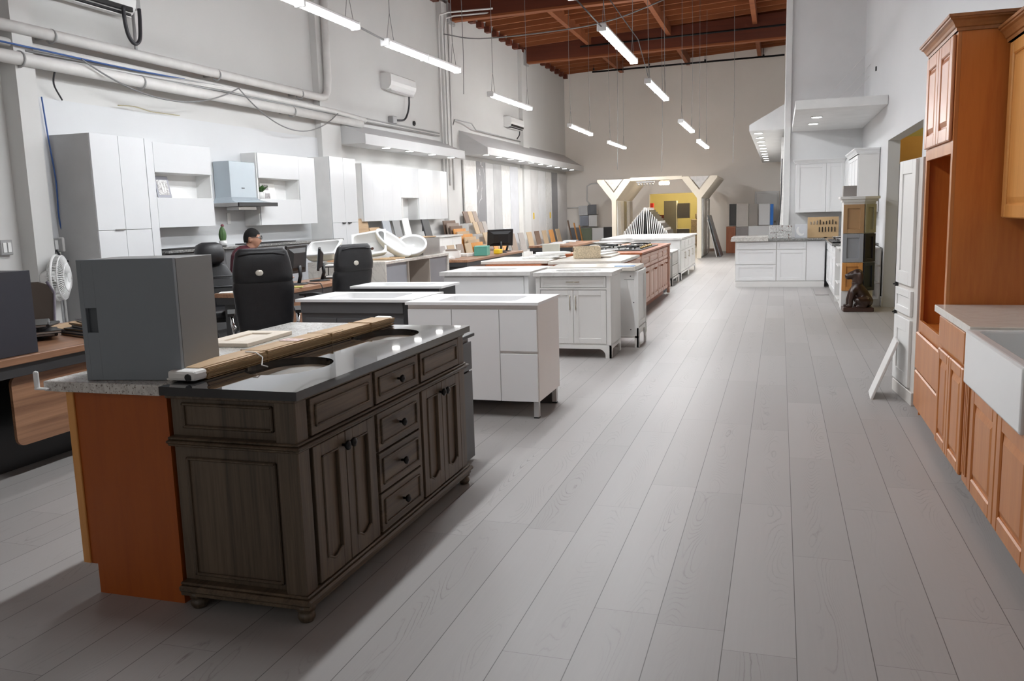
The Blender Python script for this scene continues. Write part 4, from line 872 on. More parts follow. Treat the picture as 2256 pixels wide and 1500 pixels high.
# upper cabinet at the right edge
U = thing('wall_cabinet', 'honey maple wall cabinet cut off by the right edge above the worktop', 'cabinet', (1.20, 5.51, 1.40), FACE_XN)
MB().box(0, 0.02, 0, 1.6, XR-1.2, 0.98).obj('body', MAPLE_D, U)
for k in range(2): raised(MB(), 0.03+k*0.78, 0.78+k*0.78, 0.0, 0.96, -0.0, 0.02, 0.075, 0.007).obj('door', HONEY, U)
crown(MB(), 0, 1.6, 0, XR-1.2, 0.965, left=False).obj('crown', MAPLE_D, U)
# white pantry
Wp = thing('pantry_cabinet', 'tall slim white shaker pantry with two doors and a drawer beside the oven cabinet', 'cabinet', (0.888, 7.34, 0), -pi/2+0.097)
W, D = 0.60, 0.33
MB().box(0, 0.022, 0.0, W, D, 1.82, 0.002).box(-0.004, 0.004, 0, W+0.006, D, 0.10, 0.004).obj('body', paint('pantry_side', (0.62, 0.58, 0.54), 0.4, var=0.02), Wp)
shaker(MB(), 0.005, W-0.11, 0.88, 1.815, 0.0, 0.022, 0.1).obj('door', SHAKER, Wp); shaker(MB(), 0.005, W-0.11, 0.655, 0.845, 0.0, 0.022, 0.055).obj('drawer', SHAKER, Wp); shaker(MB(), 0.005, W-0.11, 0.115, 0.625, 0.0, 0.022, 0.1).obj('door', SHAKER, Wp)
for zz in (0.86, 0.635): MB().box(-0.03, 0.0, zz-0.02, 0.0, 0.02, zz+0.02, 0.003).box(-0.03, -0.012, zz-0.005, -0.015, 0.0, zz+0.005).obj('hinge', BLACK, Wp)
Lp = thing('leaning_panel', 'loose white cabinet panel leaning on edge against the white pantry', 'panel', (0.690, 6.93, 0), 0, rot=(0, 0.36, -0.05))
MB().box(0, 0, 0, 0.02, 0.30, 0.49, 0.003).box(0.018, 0.05, 0.05, 0.024, 0.25, 0.44, 0.002).obj('panel', SHAKER, Lp)
# dark edge seen in the side room doorway
solo(MB().box(1.613, 13.36, 0, 1.67, 14.1, 2.05, 0.004), 'door_edge', paint('dark_door_edge', (0.012, 0.011, 0.02), 0.5), 'dark open door leaf edge inside the opening in the right wall', 'door leaf')

# ================================================================ corner kitchen
bx0, bx1, by = -0.80, 0.80, 16.6
BK = thing('base_cabinet', 'white shaker base cabinets of the peninsula with drawers facing the aisle', 'cabinet', (bx0, by, 0), FACE_Y)
W = bx1-bx0
MB().box(0, 0.02, 0.1, W, 0.7, 0.86, 0.001).box(0.01, 0.0, 0.0, W, 0.7, 0.105, 0.001).obj('body', SHAKER, BK)
CW = paint('bright_cabinet_white', (0.80, 0.80, 0.80), 0.3, var=0.01)
for z0, z1 in ((0.71, 0.845), (0.43, 0.695), (0.12, 0.415)): shaker(MB(), 0.02, 0.74, z0, z1, 0, 0.02, 0.05).obj('drawer', CW, BK)
shaker(MB(), 0.76, 1.27, 0.71, 0.845, 0, 0.02, 0.04).obj('drawer', CW, BK); shaker(MB(), 0.76, 1.27, 0.12, 0.695, 0, 0.02, 0.06).obj('door', CW, BK); MB().box(1.285, 0, 0.12, 1.6, 0.02, 0.85, 0.002).obj('filler_panel', CW, BK)
BR = thing('base_cabinet', 'white base cabinets along the right wall of the corner kitchen', 'cabinet', (0.83, 16.58, 0), FACE_XN)
MB().box(0, 0.02, 0.1, 2.5, 0.6, 0.86).box(0, 0.05, 0, 2.5, 0.6, 0.1).obj('body', SHAKER, BR)
for i in range(3): shaker(MB(), 0.02+i*0.82, 0.82+i*0.82, 0.12, 0.68, 0, 0.02, 0.06).obj('door', CW, BR); shaker(MB(), 0.02+i*0.82, 0.82+i*0.82, 0.70, 0.845, 0, 0.02, 0.04).obj('drawer', CW, BR)
OS = thing('open_shelf', 'white open end shelf of the corner kitchen next to the sample tower', 'shelf', (0.83, 14.06, 0), FACE_XN)
mb = MB().box(0, 0.3, 0, 0.02, 0.6, 0.86).box(0.0, 0.0, 0.0, 0.02, 0.32, 0.86)
for zz in (0.08, 0.32, 0.58, 0.84): mb.box(0.02, 0.01, zz, 0.55, 0.6, zz+0.02, 0.002)
mb.box(0.02, 0.05, 0, 0.55, 0.6, 0.08).box(0.02, 0.58, 0.1, 0.55, 0.6, 0.86).obj('shelf_body', SHAKER, OS)
GT = stone('grey_granite', (0.22, 0.22, 0.21), (0.05, 0.05, 0.05), 0.6, 9, 0.12, (0.5, 0.5, 0.48), 70, 2)
solo(MB().box(-0.2, by-0.05, 0.862, 0.84, by+0.75, 0.90, 0.004).box(0.78, 14.1, 0.862, XR, by+0.75, 0.90, 0.004), 'worktop', GT, 'dark grey granite worktop of the corner kitchen', 'worktop')
solo(MB().box(-0.88, by-0.08, 0.862, -0.2, by+0.8, 0.905, 0.004).box(-0.87, by-0.07, 0.905, -0.21, by+0.78, 0.945, 0.004), 'worktop', GRANITE, 'thick white granite slabs at the free end of the peninsula', 'worktop')
UK = thing('wall_cabinet', 'white shaker wall cabinets on the partition of the corner kitchen', 'cabinet', (0.275, 17.09, 1.37), FACE_Y)
MB().box(0, 0.02, 0, 0.86, 0.34, 0.93).obj('body', CW, UK)
shaker(MB(), 0.0, 0.535, 0.0, 0.9, 0, 0.02, 0.07).obj('door', CW, UK); shaker(MB(), 0.54, 0.86, 0.0, 0.9, 0, 0.02, 0.07).obj('door', CW, UK)
crown(MB(), 0, 0.86, 0, 0.34, 0.90, right=False).obj('crown', CW, UK)
UC = thing('wall_cabinet', 'white diagonal corner wall cabinet of the corner kitchen', 'cabinet', (0, 0, 1.37))
MB().prism([(1.14, 17.12), (1.16, 16.8), (1.16, 16.2), (XR-0.01, 16.2), (XR-0.01, 17.43), (1.14, 17.43)], 0, 0.95, 'Z').obj('body', CW, UC)
shaker(MB(), 0, 0.26, 0.0, 0.92, 0, 0.02, 0.05).xf(Matrix.Translation((1.13, 17.08, 0)) @ Matrix.Rotation(-1.45, 4, 'Z')).obj('door', CW, UC)
UR = thing('wall_cabinet', 'taller white wall cabinets on the right wall with a plain grey-white end', 'cabinet', (1.13, 16.15, 1.37), FACE_XN)
MB().box(0, 0.02, 0, 1.85, XR-1.14, 0.90).obj('body', SHAKER, UR)
for i in range(3): shaker(MB(), 0.01+i*0.61, 0.61+i*0.61, 0.0, 0.88, 0, 0.02, 0.06).obj('door', CW, UR)
crown(MB(), 0, 1.85, 0, XR-1.14, 0.89).obj('crown', CW, UR)
# things on the worktop
t = thing('tile_display', 'small stand of patterned mosaic tiles on the peninsula', 'tile display', (-0.18, 16.7, 0.946 if False else 0.901), 0.0, rot=(-0.2, 0, 0))
MOS = stone('mosaic', (0.62, 0.62, 0.60), (0.08, 0.07, 0.07), 0.9, 14, 0.2, (0.12, 0.06, 0.04), 24, 5)
for i, (a, b) in enumerate(((0.0, 0.12), (0.125, 0.27), (0.275, 0.41))):
    MB().box(a, 0, 0.0, b, 0.02, 0.12, 0.002).obj('tile', MOS, t); MB().box(a, 0, 0.125, b, 0.02, 0.25, 0.002).obj('tile', MOS, t)
t.location = (-0.19, 16.72, 0.902)
lp = thing('mirror_panel', 'pale panel with a bright white crescent leaning beside the tiles', 'panel', (0.27, 16.8, 0.902), 0, rot=(-0.22, 0, 0))
MB().box(0, 0, 0, 0.22, 0.015, 0.26, 0.003).obj('panel', paint('panel_pale', (0.55, 0.56, 0.58), 0.2), lp); mb = MB(); arc_ = [(0.11+0.085*math.cos(a), 0.14+0.10*math.sin(a)) for a in [pi*0.75+i*pi*0.95/12 for i in range(13)]]; arc2 = [(0.125+0.06*math.cos(a), 0.155+0.075*math.sin(a)) for a in [pi*0.75+i*pi*0.95/12 for i in range(12, -1, -1)]]
mb.prism(arc_+arc2, -0.002, -0.0005, 'Y').obj('crescent', CERAMIC, lp)
pb = thing('peg_board', 'beige display board with rows of dark cabinet pulls', 'display board', (0.50, 17.0, 0.902), 0, rot=(-0.12, 0, 0))
MB().box(0, 0, 0, 0.55, 0.02, 0.38, 0.002).obj('board', paint('plywood_board', (0.56, 0.38, 0.20), 0.5), pb)
for i in range(9):
    MB().box(0.05+i*0.055, -0.02, 0.24, 0.065+i*0.055, -0.001, 0.24+0.05+0.012*(i % 4), 0.003).obj('pull', IRON if i > 2 else STEEL, pb)
for i in range(6): MB().box(0.2+i*0.055, -0.02, 0.10, 0.215+i*0.055, -0.001, 0.19, 0.003).obj('pull', IRON, pb)
CK3 = dup(CK, (1.1, 15.0, 0.905), 0.0, 'gas cooktop standing on the right worktop of the corner kitchen'); CK3.scale = (0.66, 0.7, 1)
solo(MB().box(0, 0, 0, 0.18, 0.18, 0.15, 0.003), 'steel_box', STEEL, 'small steel box on top of the sample door tower', 'box', loc=(0.86, 13.15, 1.61))
solo(MB().box(0, 0, 0, 0.22, 1.2, 0.012, 0.002), 'floor_mat', paint('mat_grey', (0.33, 0.31, 0.30), 0.6), 'flat grey board lying on the floor before the corner kitchen', 'board', loc=(0.59, 15.05, 0))
# tower of sample doors
TW = thing('sample_tower', 'tower of cabinet sample doors in six colours with a white crown', 'display tower', (0.862, 13.0, 0))
MB().prism([(0.0, 0.02), (0.275, 0.02), (0.43, 0.14), (0.43, 0.4), (0.0, 0.4)], 0.0, 1.5, 'Z').obj('body', SHAKER, TW)
mb = MB()
for o0, z0, z1 in ((0.0, 1.5, 1.53), (0.02, 1.53, 1.57), (0.05, 1.57, 1.605)):
    mb.prism([(-o0, 0.02-o0), (0.28, 0.02-o0), (0.44+o0, 0.14-o0*0.6), (0.44+o0, 0.4), (-o0, 0.4)], z0, z1, 'Z')
mb.obj('crown', SHAKER, TW)
RM = Matrix.Translation((0.28, 0.02, 0)) @ Matrix.Rotation(0.66, 4, 'Z')
cols = {'tan': paint('tan_door', (0.42, 0.25, 0.12), 0.4), 'sage': paint('sage_glaze', (0.36, 0.33, 0.22), 0.4), 'grey': paint('mid_grey_door', (0.30, 0.31, 0.33), 0.4), 'esp': paint('espresso_door', (0.020, 0.016, 0.018), 0.4), 'hon': HONEY, 'slate': paint('slate_door', (0.035, 0.04, 0.045), 0.4)}
for (z0, z1, a, b, la, lb) in ((1.09, 1.495, 'tan', 'sage', 'tan shaker sample door', 'sage green sample door'), (0.68, 1.08, 'grey', 'esp', 'grey shaker sample door', 'espresso black sample door'), (0.27, 0.67, 'hon', 'slate', 'orange maple sample door', 'slate black sample door')):
    o = shaker(MB(), 0.0, 0.275, z0, z1, -0.006, 0.026, 0.055, 0.02).obj('sample_door', cols[a], TW); o['label'] = la
    o = shaker(MB(), 0.0, 0.19, z0, z1, -0.026, 0.026, 0.045, 0.02).xf(RM).obj('sample_door', cols[b], TW); o['label'] = lb
# carved dog statue
def skin(name, verts, edges, radii, mat, parent=None, vox=0.01, extra=None, it=5):
    # tapered limbs and joints, fused into one continuous surface
    mb = MB()
    for p, r in zip(verts, radii): mb.sphere(p, r, n=20)
    for i, j in edges:
        p, q = Vector(verts[i]), Vector(verts[j])
        if (q-p).length > 1e-4: mb.cyl(p, q, radii[i], radii[j], 20)
    for m_ in (extra or []): mb.bm.from_mesh(m_)
    m2 = bpy.data.meshes.new(name); mb.bm.to_mesh(m2); mb.bm.free()
    o2 = bpy.data.objects.new('tmp', m2); COL.objects.link(o2); r = o2.modifiers.new('r', 'REMESH'); r.mode = 'VOXEL'; r.voxel_size = vox
    sm = o2.modifiers.new('sm', 'SMOOTH'); sm.iterations = it; sm.factor = 0.5
    m3 = bpy.data.meshes.new_from_object(o2.evaluated_get(bpy.context.evaluated_depsgraph_get())); m3.name = name; bpy.data.objects.remove(o2)
    for p in m3.polygons: p.use_smooth = True
    o = bpy.data.objects.new(name, m3); COL.objects.link(o); m3.materials.clear(); m3.materials.append(mat); o.parent = parent
    return o
def blob(fn):
    mb = MB(); fn(mb); me = bpy.data.meshes.new('b'); bmesh.ops.recalc_face_normals(mb.bm, faces=mb.bm.faces); mb.bm.to_mesh(me); mb.bm.free(); return me
DG = thing('dog_statue', 'carved dark wooden statue of a sitting hound before the sample tower', 'statue', (1.07, 12.81, 0), 0.05)
MB().box(-0.205, -0.13, 0, 0.20, 0.13, 0.062, 0.012, 2).obj('plinth', wood('plinth_wood', (0.03, 0.012, 0.008), (0.07, 0.03, 0.02), 'X', 0.35, 20, 0.1), DG)
v = [(0.12, 0, 0.14), (0.06, 0, 0.24), (-0.01, 0, 0.33), (-0.02, 0, 0.42), (-0.015, 0, 0.52), (-0.08, 0, 0.51), (-0.135, 0, 0.492),   # rump, loin, chest, neck, head, muzzle, nose
     (-0.08, 0.06, 0.27), (-0.12, 0.065, 0.16), (-0.125, 0.065, 0.08), (-0.165, 0.065, 0.075),                                          # far front leg
     (-0.07, -0.06, 0.27), (-0.10, -0.065, 0.16), (-0.10, -0.065, 0.08), (-0.145, -0.065, 0.075),                                       # near front leg
     (0.10, 0.09, 0.15), (0.0, 0.115, 0.16), (0.08, 0.115, 0.085), (-0.02, 0.115, 0.075),
     (0.10, -0.09, 0.15), (0.0, -0.115, 0.16), (0.08, -0.115, 0.085), (-0.02, -0.115, 0.075),
     (0.17, 0.03, 0.085), (0.14, 0.10, 0.078)]
e = [(0, 1), (1, 2), (2, 3), (3, 4), (4, 5), (5, 6), (2, 7), (7, 8), (8, 9), (9, 10), (2, 11), (11, 12), (12, 13), (13, 14), (0, 15), (15, 16), (16, 17), (17, 18), (0, 19), (19, 20), (20, 21), (21, 22), (0, 23), (23, 24)]
r = [0.085, 0.085, 0.085, 0.062, 0.078, 0.058, 0.046, 0.045, 0.033, 0.028, 0.024, 0.045, 0.033, 0.028, 0.024, 0.065, 0.05, 0.032, 0.024, 0.065, 0.05, 0.032, 0.024, 0.022, 0.012]
ears = [blob(lambda mb, s=s: mb.sphere((0.02, s*0.078, 0.475), 1.0, (0.042, 0.018, 0.092), 14)) for s in (-1, 1)]
ears.append(blob(lambda mb: mb.sphere((-0.165, 0, 0.508), 0.02, n=10)))
skin('dog_body', v, e, r, DOGW, DG, vox=0.009, extra=ears)
MB().torus((-0.018, 0, 0.40), 0.062, 0.012, n=24).obj('collar', DOGW, DG)

# ================================================================ left wall kitchen (fronts look to +x)
def flat(mb, x0, x1, z0, z1, y=0.0): return mb.box(x0, y, z0, x1, y+0.019, z1, 0.0015)
XB = -7.47
PN = thing('pantry_cabinet', 'tall glossy white pantry at the near end of the left wall kitchen', 'cabinet', (-6.93, 7.34, 0), FACE_XP)
D = -6.93-XB
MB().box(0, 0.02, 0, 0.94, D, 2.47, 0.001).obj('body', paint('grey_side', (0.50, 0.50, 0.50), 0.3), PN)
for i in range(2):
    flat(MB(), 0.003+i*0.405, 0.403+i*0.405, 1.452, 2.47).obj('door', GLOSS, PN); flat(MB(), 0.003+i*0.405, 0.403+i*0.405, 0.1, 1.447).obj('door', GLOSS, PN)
MB().box(0.815, -0.001, 0, 0.94, 0.019, 2.47).obj('filler', GLOSS, PN); MB().box(0.24, -0.018, 1.444, 0.38, 0.0, 1.458, 0.003).obj('pull', STEEL, PN)
def niche_cab(y0, ln, x, z0, z1, n0, n1, label, side=0.02, extra=None, z_n=(1.82, 2.12)):
    K = thing('wall_cabinet', label, 'cabinet', (x, y0, 0), FACE_XP)
    D = x-XB; na, nb = z_n
    MB().box(0, 0.02, nb, ln, D, z1).box(0, 0.02, z0, ln, D, na).box(0, 0.02, na, n0, D, nb).box(n1, 0.02, na, ln, D, nb).box(n0, D-0.02, na, n1, D, nb).obj('body', WHITE, K)
    flat(MB(), n0-0.01, n1+0.01, nb+0.003, z1).obj('flap_door', GLOSS, K); flat(MB(), n0-0.01, n1+0.01, z0, na-0.003).obj('flap_door', GLOSS, K)
    if n0 > 0.05: flat(MB(), 0, n0-0.014, z0, z1).obj('side_strip', GLOSS, K)
    if ln-n1 > 0.05:
        m = max(1, round((ln-n1)/0.45))
        for i in range(m): flat(MB(), n1+0.014+i*(ln-n1-0.014)/m, n1+0.010+(i+1)*(ln-n1-0.014)/m, z0, z1).obj('door', GLOSS, K)
    return K
niche_cab(8.50, 1.2, -7.2, 1.455, 2.48, 0.12, 1.18, 'glossy white wall cabinet with a niche holding a framed sample')
niche_cab(10.74, 1.6, -7.2, 1.44, 2.48, 0.03, 1.10, 'glossy white wall cabinet with a niche holding a plant')
P2 = thing('pantry_cabinet', 'tall white pantry with black cup pulls between the two runs of wall cabinets', 'cabinet', (-7.06, 12.58, 0), FACE_XP)
MB().box(0, 0.02, 0, 0.9, -7.06-XB, 2.52).obj('body', WHITE, P2)
for i in range(2):
    flat(MB(), 0.003+i*0.45, 0.447+i*0.45, 1.44, 2.52).obj('door', GLOSS, P2); flat(MB(), 0.003+i*0.45, 0.447+i*0.45, 0.1, 1.436).obj('door', GLOSS, P2)
for xx in (0.36, 0.56): MB().prism([(xx-0.05, 1.44), (xx-0.04, 1.425), (xx-0.015, 1.415), (xx+0.015, 1.415), (xx+0.04, 1.425), (xx+0.05, 1.44)], -0.03, 0.0, 'Y').obj('pull', BLACK, P2)
G3 = niche_cab(13.98, 4.1, -7.2, 1.44, 2.48, 1.64, 2.48, 'long bright run of glossy wall cabinets with a low niche', z_n=(1.44, 1.885))
for i in range(4): flat(MB(), 0.003+i*0.405, 0.403+i*0.405, 1.44, 2.48, -0.001).obj('door', GLOSS, G3)
solo(MB().box(0.0, 0, 0, 0.05, 0.05, 0.75, 0.003), 'wood_strip', SHAKER, 'white strip leaning in the niche of the bright cabinets', 'strip', loc=(-7.3, 15.72, 1.13), rot=(-0.02, 0, 0))
# range hood
H = thing('range_hood', 'pale blue grey range hood with a flared base and dark glass visor', 'range hood', (-7.2, 10.08, 1.69), FACE_XP)
HB = paint('hood_blue_grey', (0.46, 0.52, 0.56), 0.25, 0.25, var=0.02)
MB().box(0.0, 0.0, 0.14, 0.60, 0.26, 0.64, 0.004).obj('chimney', HB, H)
MB().loft([[(0.0, 0.0, 0.15), (0.6, 0.0, 0.15), (0.6, 0.26, 0.15), (0.0, 0.26, 0.15)], [(-0.03, -0.03, 0.11), (0.63, -0.03, 0.11), (0.63, 0.26, 0.11), (-0.03, 0.26, 0.11)], [(-0.12, -0.16, 0.07), (0.76, -0.16, 0.07), (0.76, 0.26, 0.07), (-0.12, 0.26, 0.07)]], smooth=False).obj('flare', HB, H)
MB().box(-0.13, -0.19, 0.02, 0.78, 0.26, 0.07, 0.004).obj('canopy_body', STEEL, H); MB().box(-0.14, -0.215, 0.018, 0.80, -0.19, 0.072, 0.004).obj('glass_visor', BLACK, H)
MB().box(0.08, -0.05, -0.03, 0.5, 0.15, 0.018, 0.004).obj('filter', STEEL, H)
MB().box(0.25, -0.003, 0.27, 0.32, 0.0, 0.282).obj('badge', BLACK, H)
# niche contents
fr = thing('picture_frame', 'framed room photo leaning in the left niche of the wall cabinets', 'picture', (-7.3, 8.74, 1.822), 0, rot=(0, -0.2, 0))
MB().box(0, 0, 0, 0.012, 0.25, 0.27, 0.002).obj('frame', paint('frame_silver', (0.25, 0.25, 0.28), 0.35, 0.4), fr); MB().box(0.012, 0.03, 0.03, 0.014, 0.22, 0.22).obj('photo', stone('photo_print', (0.6, 0.59, 0.58), (0.1, 0.08, 0.08), 0.8, 6, 0.3), fr)
MB().box(0.014, 0.10, 0.07, 0.016, 0.12, 0.18).box(0.014, 0.15, 0.07, 0.016, 0.17, 0.19).obj('photo_detail', PAPER, fr)
pl = thing('potted_plant', 'small plant with broad green leaves in a white pot in the right niche', 'plant', (-7.32, 10.98, 1.822))
MB().lathe([(0.0, 0), (0.045, 0), (0.058, 0.1), (0.052, 0.1), (0.045, 0.085), (0, 0.085)]).obj('pot', CERAMIC, pl)
random.seed(11)
for k in range(7):
    a = k*2*pi/7+0.3; ln = random.uniform(0.10, 0.15); el = random.uniform(0.25, 1.2); mb = MB(); rows = []
    for i in range(7):
        t_ = i/6; w_ = 0.036*math.sin(pi*min(1, t_*0.95+0.04)); rr = ln*t_; zz = 0.09+rr*math.sin(el)+0.05*t_-0.09*t_*t_*(1-el*0.6)
        x_ = rr*math.cos(el)+0.01
        rows.append([Vector((x_, -w_, zz+0.008)), Vector((x_, 0, zz)), Vector((x_, w_, zz+0.008))])
    mb.loft(rows, caps=False, closed=False); mb.xf(Matrix.Rotation(a, 4, 'Z')); o = mb.obj('leaf', LEAF, pl); sd = o.modifiers.new('s', 'SOLIDIFY'); sd.thickness = 0.002
    MB().tube([(0, 0, 0.08), rows[0][1], rows[1][1]], 0.004, 5).xf(Matrix.Rotation(a, 4, 'Z')).obj('stem', LEAF, pl)
solo(MB().lathe([(0.0, 0), (0.045, 0), (0.05, 0.1), (0.044, 0.1), (0.04, 0.01), (0, 0.01)]), 'cup', CERAMIC, 'small white pot left of the plant in the right niche', 'pot', loc=(-7.26, 10.86, 1.822))
pc = thing('picture_frame', 'pale printed board leaning behind the plant in the right niche', 'picture', (-7.40, 11.1, 1.822), 0, rot=(0, -0.12, 0))
MB().box(0, 0, 0, 0.01, 0.38, 0.25, 0.002).obj('board', PAPER, pc); MB().box(0.01, 0.05, 0.14, 0.011, 0.2, 0.22).box(0.01, 0.06, 0.01, 0.011, 0.22, 0.09).obj('print', paint('grey_print', (0.3, 0.28, 0.28), 0.5, var=0.4, scale=40), pc)
# base cabinets and worktop along the left wall
for y0, y1, lab, mm in ((8.32, 10.0, 'grey base cabinets under the niche with the framed sample', DKGREY), (10.02, 12.55, 'grey base cabinets under the range hood', paint('light_grey_base', (0.46, 0.47, 0.49), 0.35, var=0.02)), (13.5, 18.1, 'white base cabinets under the bright glossy wall cabinets', SHAKER)):
    K = thing('base_cabinet', lab, 'cabinet', (-6.90, y0, 0), FACE_XP)
    ht = 1.08 if mm is SHAKER else 1.185
    MB().box(0, 0.02, 0.1, y1-y0, -6.90-XB, ht-0.035).box(0, 0.08, 0, y1-y0, -6.90-XB, 0.1).obj('body', mm, K); n = int((y1-y0)/0.55)
    for i in range(n): flat(MB(), i*(y1-y0)/n+0.003, (i+1)*(y1-y0)/n-0.003, 0.12, ht-0.045).obj('door', mm, K)
    solo(MB().box(XB, y0, ht-0.033, -6.86, y1, ht, 0.003), 'worktop', MARBLE if mm is SHAKER else GT, 'worktop slab on the '+lab, 'worktop')
    if mm is not SHAKER: solo(MB().box(-7.3, y0+0.2, ht+0.001, -7.0, y0+1.3, ht+0.011, 0.003), 'hob', BLACK, 'flat dark glass hob on the '+lab, 'hob')
solo(MB().box(0, -0.04, -0.08, 0.012, 0.04, 0.08, 0.003), 'outlet_plate', WHITEP, 'white outlet plate below the range hood', 'outlet', loc=(XB, 10.35, 1.55))
cc = thing('cactus', 'small green cactus in a cup on the worktop left of the seated man', 'cactus', (-7.2, 9.82, 1.186))
MB().lathe([(0, 0), (0.05, 0), (0.055, 0.07), (0.05, 0.07), (0, 0.06)]).obj('cup', CERAMIC, cc)
mb = MB()
for k in range(24):
    pass
rings = []
for i in range(9):
    z_ = 0.06+0.2*i/8; rr = 0.045*math.sin(pi*(0.22+0.7*i/8))
    rings.append([Vector((rr*(1+0.15*math.cos(8*2*pi*k/32))*math.cos(2*pi*k/32), rr*(1+0.15*math.cos(8*2*pi*k/32))*math.sin(2*pi*k/32), z_)) for k in range(32)])
mb.loft(rings).obj('stem', paint('cactus_green', (0.06, 0.13, 0.04), 0.6, var=0.2, scale=30), cc); MB().sphere((0, 0.01, 0.27), 0.022).obj('flower', paint('dark_pink', (0.2, 0.05, 0.07), 0.6), cc)
# ================================================================ desks
def desk(label, x0, y0, ln, dp, z=0.75, panel=True):
    t = thing('office_desk', label, 'desk', (x0, y0, 0), FACE_XP)
    MB().box(0, 0, z-0.045, ln, dp, z, 0.004).obj('desktop', WALNUT, t)
    MB().box(0.01, 0.02, z-0.12, ln-0.01, dp-0.02, z-0.046, 0.002).obj('apron', ANTH, t)
    if panel:
        px0 = 1.03 if ln == 2.75 else 0.33; zb = 0.205; pts = rrect((px0+ln-0.33)/2, (zb+z-0.12)/2, ln-0.33-px0, z-0.12-zb, 0.05)
        MB().box(0.16, 0.30, 0, ln-0.16, 0.33, z-0.12).obj('back_panel', BLACK, t)
        MB().prism(pts, 0.06, 0.08, 'Y').obj('modesty_panel', WALNUT, t)
    for xx in (0.06, ln-0.16):
        MB().box(xx, 0.08, 0, xx+0.1, dp-0.08, z-0.12, 0.004).obj('leg', ANTH, t)
    return t
desk('walnut desk with dark apron at the left edge behind the granite island', -4.26, 2.75, 2.75, 1.15)
desk('walnut desk where the man in the dark red shirt sits', -5.10, 7.6, 2.4, 0.64)
desk('walnut desk with the far monitor and heaps of paper', -5.05, 13.5, 3.3, 0.95)
desk('walnut desk with grey frame nearest the far corner', -4.5, 18.9, 3.0, 1.05, panel=False)
# charcoal cabinet and folders on the near desk
K = thing('wall_cabinet', 'charcoal cabinet standing on the walnut desk at the left edge', 'cabinet', (-4.30, 3.05, 0.752), FACE_XP)
MB().box(0, 0.02, 0, 0.93, 0.36, 0.495, 0.001).obj('body', CHARC, K); MB().box(0, 0, 0, 0.93, 0.019, 0.497, 0.0015).obj('door', CHARC, K); MB().box(0.5, 0.12, 0.497, 0.56, 0.16, 0.507, 0.003).obj('latch', BLACK, K)
random.seed(5)
for i in range(6):
    o = thing('sample_folder', ('lowest', 'second', 'third', 'fourth', 'fifth', 'topmost')[i]+' folder of the brown and black stack at the desk edge', 'folder', (-4.52-0.03*random.random(), 4.72+0.02*i, 0.752+0.0155*i), random.uniform(-0.25, 0.1)+1.2, 'folders at the desk edge')
    MB().box(-0.16, -0.22, 0.002, 0.16, 0.22, 0.0115, 0.001).obj('pages', PAPER if i % 2 else CARD, o); MB().box(-0.165, -0.225, 0, 0.165, 0.225, 0.0018).box(-0.165, -0.225, 0.012, 0.165, 0.225, 0.0138).obj('cover', BLACK if i != 4 else CARD, o)
for i in range(5):
    o = thing('sample_binder', ('lowest', 'second', 'third', 'fourth', 'topmost')[i]+' of the black edged binders heaped behind the folders', 'binder', (-4.95+0.05*(i % 3), 4.42+0.06*(i % 2), 0.752+0.0225*i), 0.5+0.3*(i % 3), 'binders behind the folders')
    MB().box(-0.15, -0.2, 0.003, 0.15, 0.2, 0.016, 0.002).obj('pages', PAPER, o); MB().box(-0.16, -0.21, 0, 0.165, 0.21, 0.0028).box(-0.16, -0.21, 0.0165, 0.165, 0.21, 0.0195).tube([(0.16, y_, 0.01) for y_ in (-0.21, 0, 0.21)], 0.0105, 8).obj('cover', BLACK, o)
for i in range(2): solo(MB().box(-0.2, -0.26, 0, 0.2, 0.26, 0.004), 'cardboard_sheet', CARD, ('lower', 'upper')[i]+' brown sheet lying flat at the back of the near desk', 'sheet', loc=(-5.1+0.04*i, 5.12, 0.752+0.0045*i), rot=(0, 0, 0.3*i), group='brown sheets on the near desk')
# folding chair
FC = thing('folding_chair', 'brown folding chair half hidden behind the charcoal cabinet', 'chair', (-6.55, 5.95, 0), 0.5)
BRN = paint('brown_chair', (0.10, 0.075, 0.06), 0.45)
MB().box(-0.2, -0.2, 0.44, 0.2, 0.2, 0.46, 0.01).obj('seat', BRN, FC)
bk_ = MB(); bk_.prism([(-0.19, 0.62), (0.19, 0.62), (0.2, 0.88), (0.16, 0.97), (0.08, 1.0), (-0.08, 1.0), (-0.16, 0.97), (-0.2, 0.88)], 0.2, 0.215, 'Y'); bk_.obj('backrest', BRN, FC)
for s in (-1, 1): MB().tube([(s*0.21, -0.2, 0), (s*0.21, 0.1, 0.5), (s*0.21, 0.2, 0.9), (s*0.15, 0.21, 1.0)], 0.012).obj('leg', paint('chair_tube', (0.12, 0.10, 0.13), 0.4), FC); MB().tube([(s*0.19, 0.24, 0), (s*0.19, -0.05, 0.44)], 0.012).obj('leg', BRN, FC)

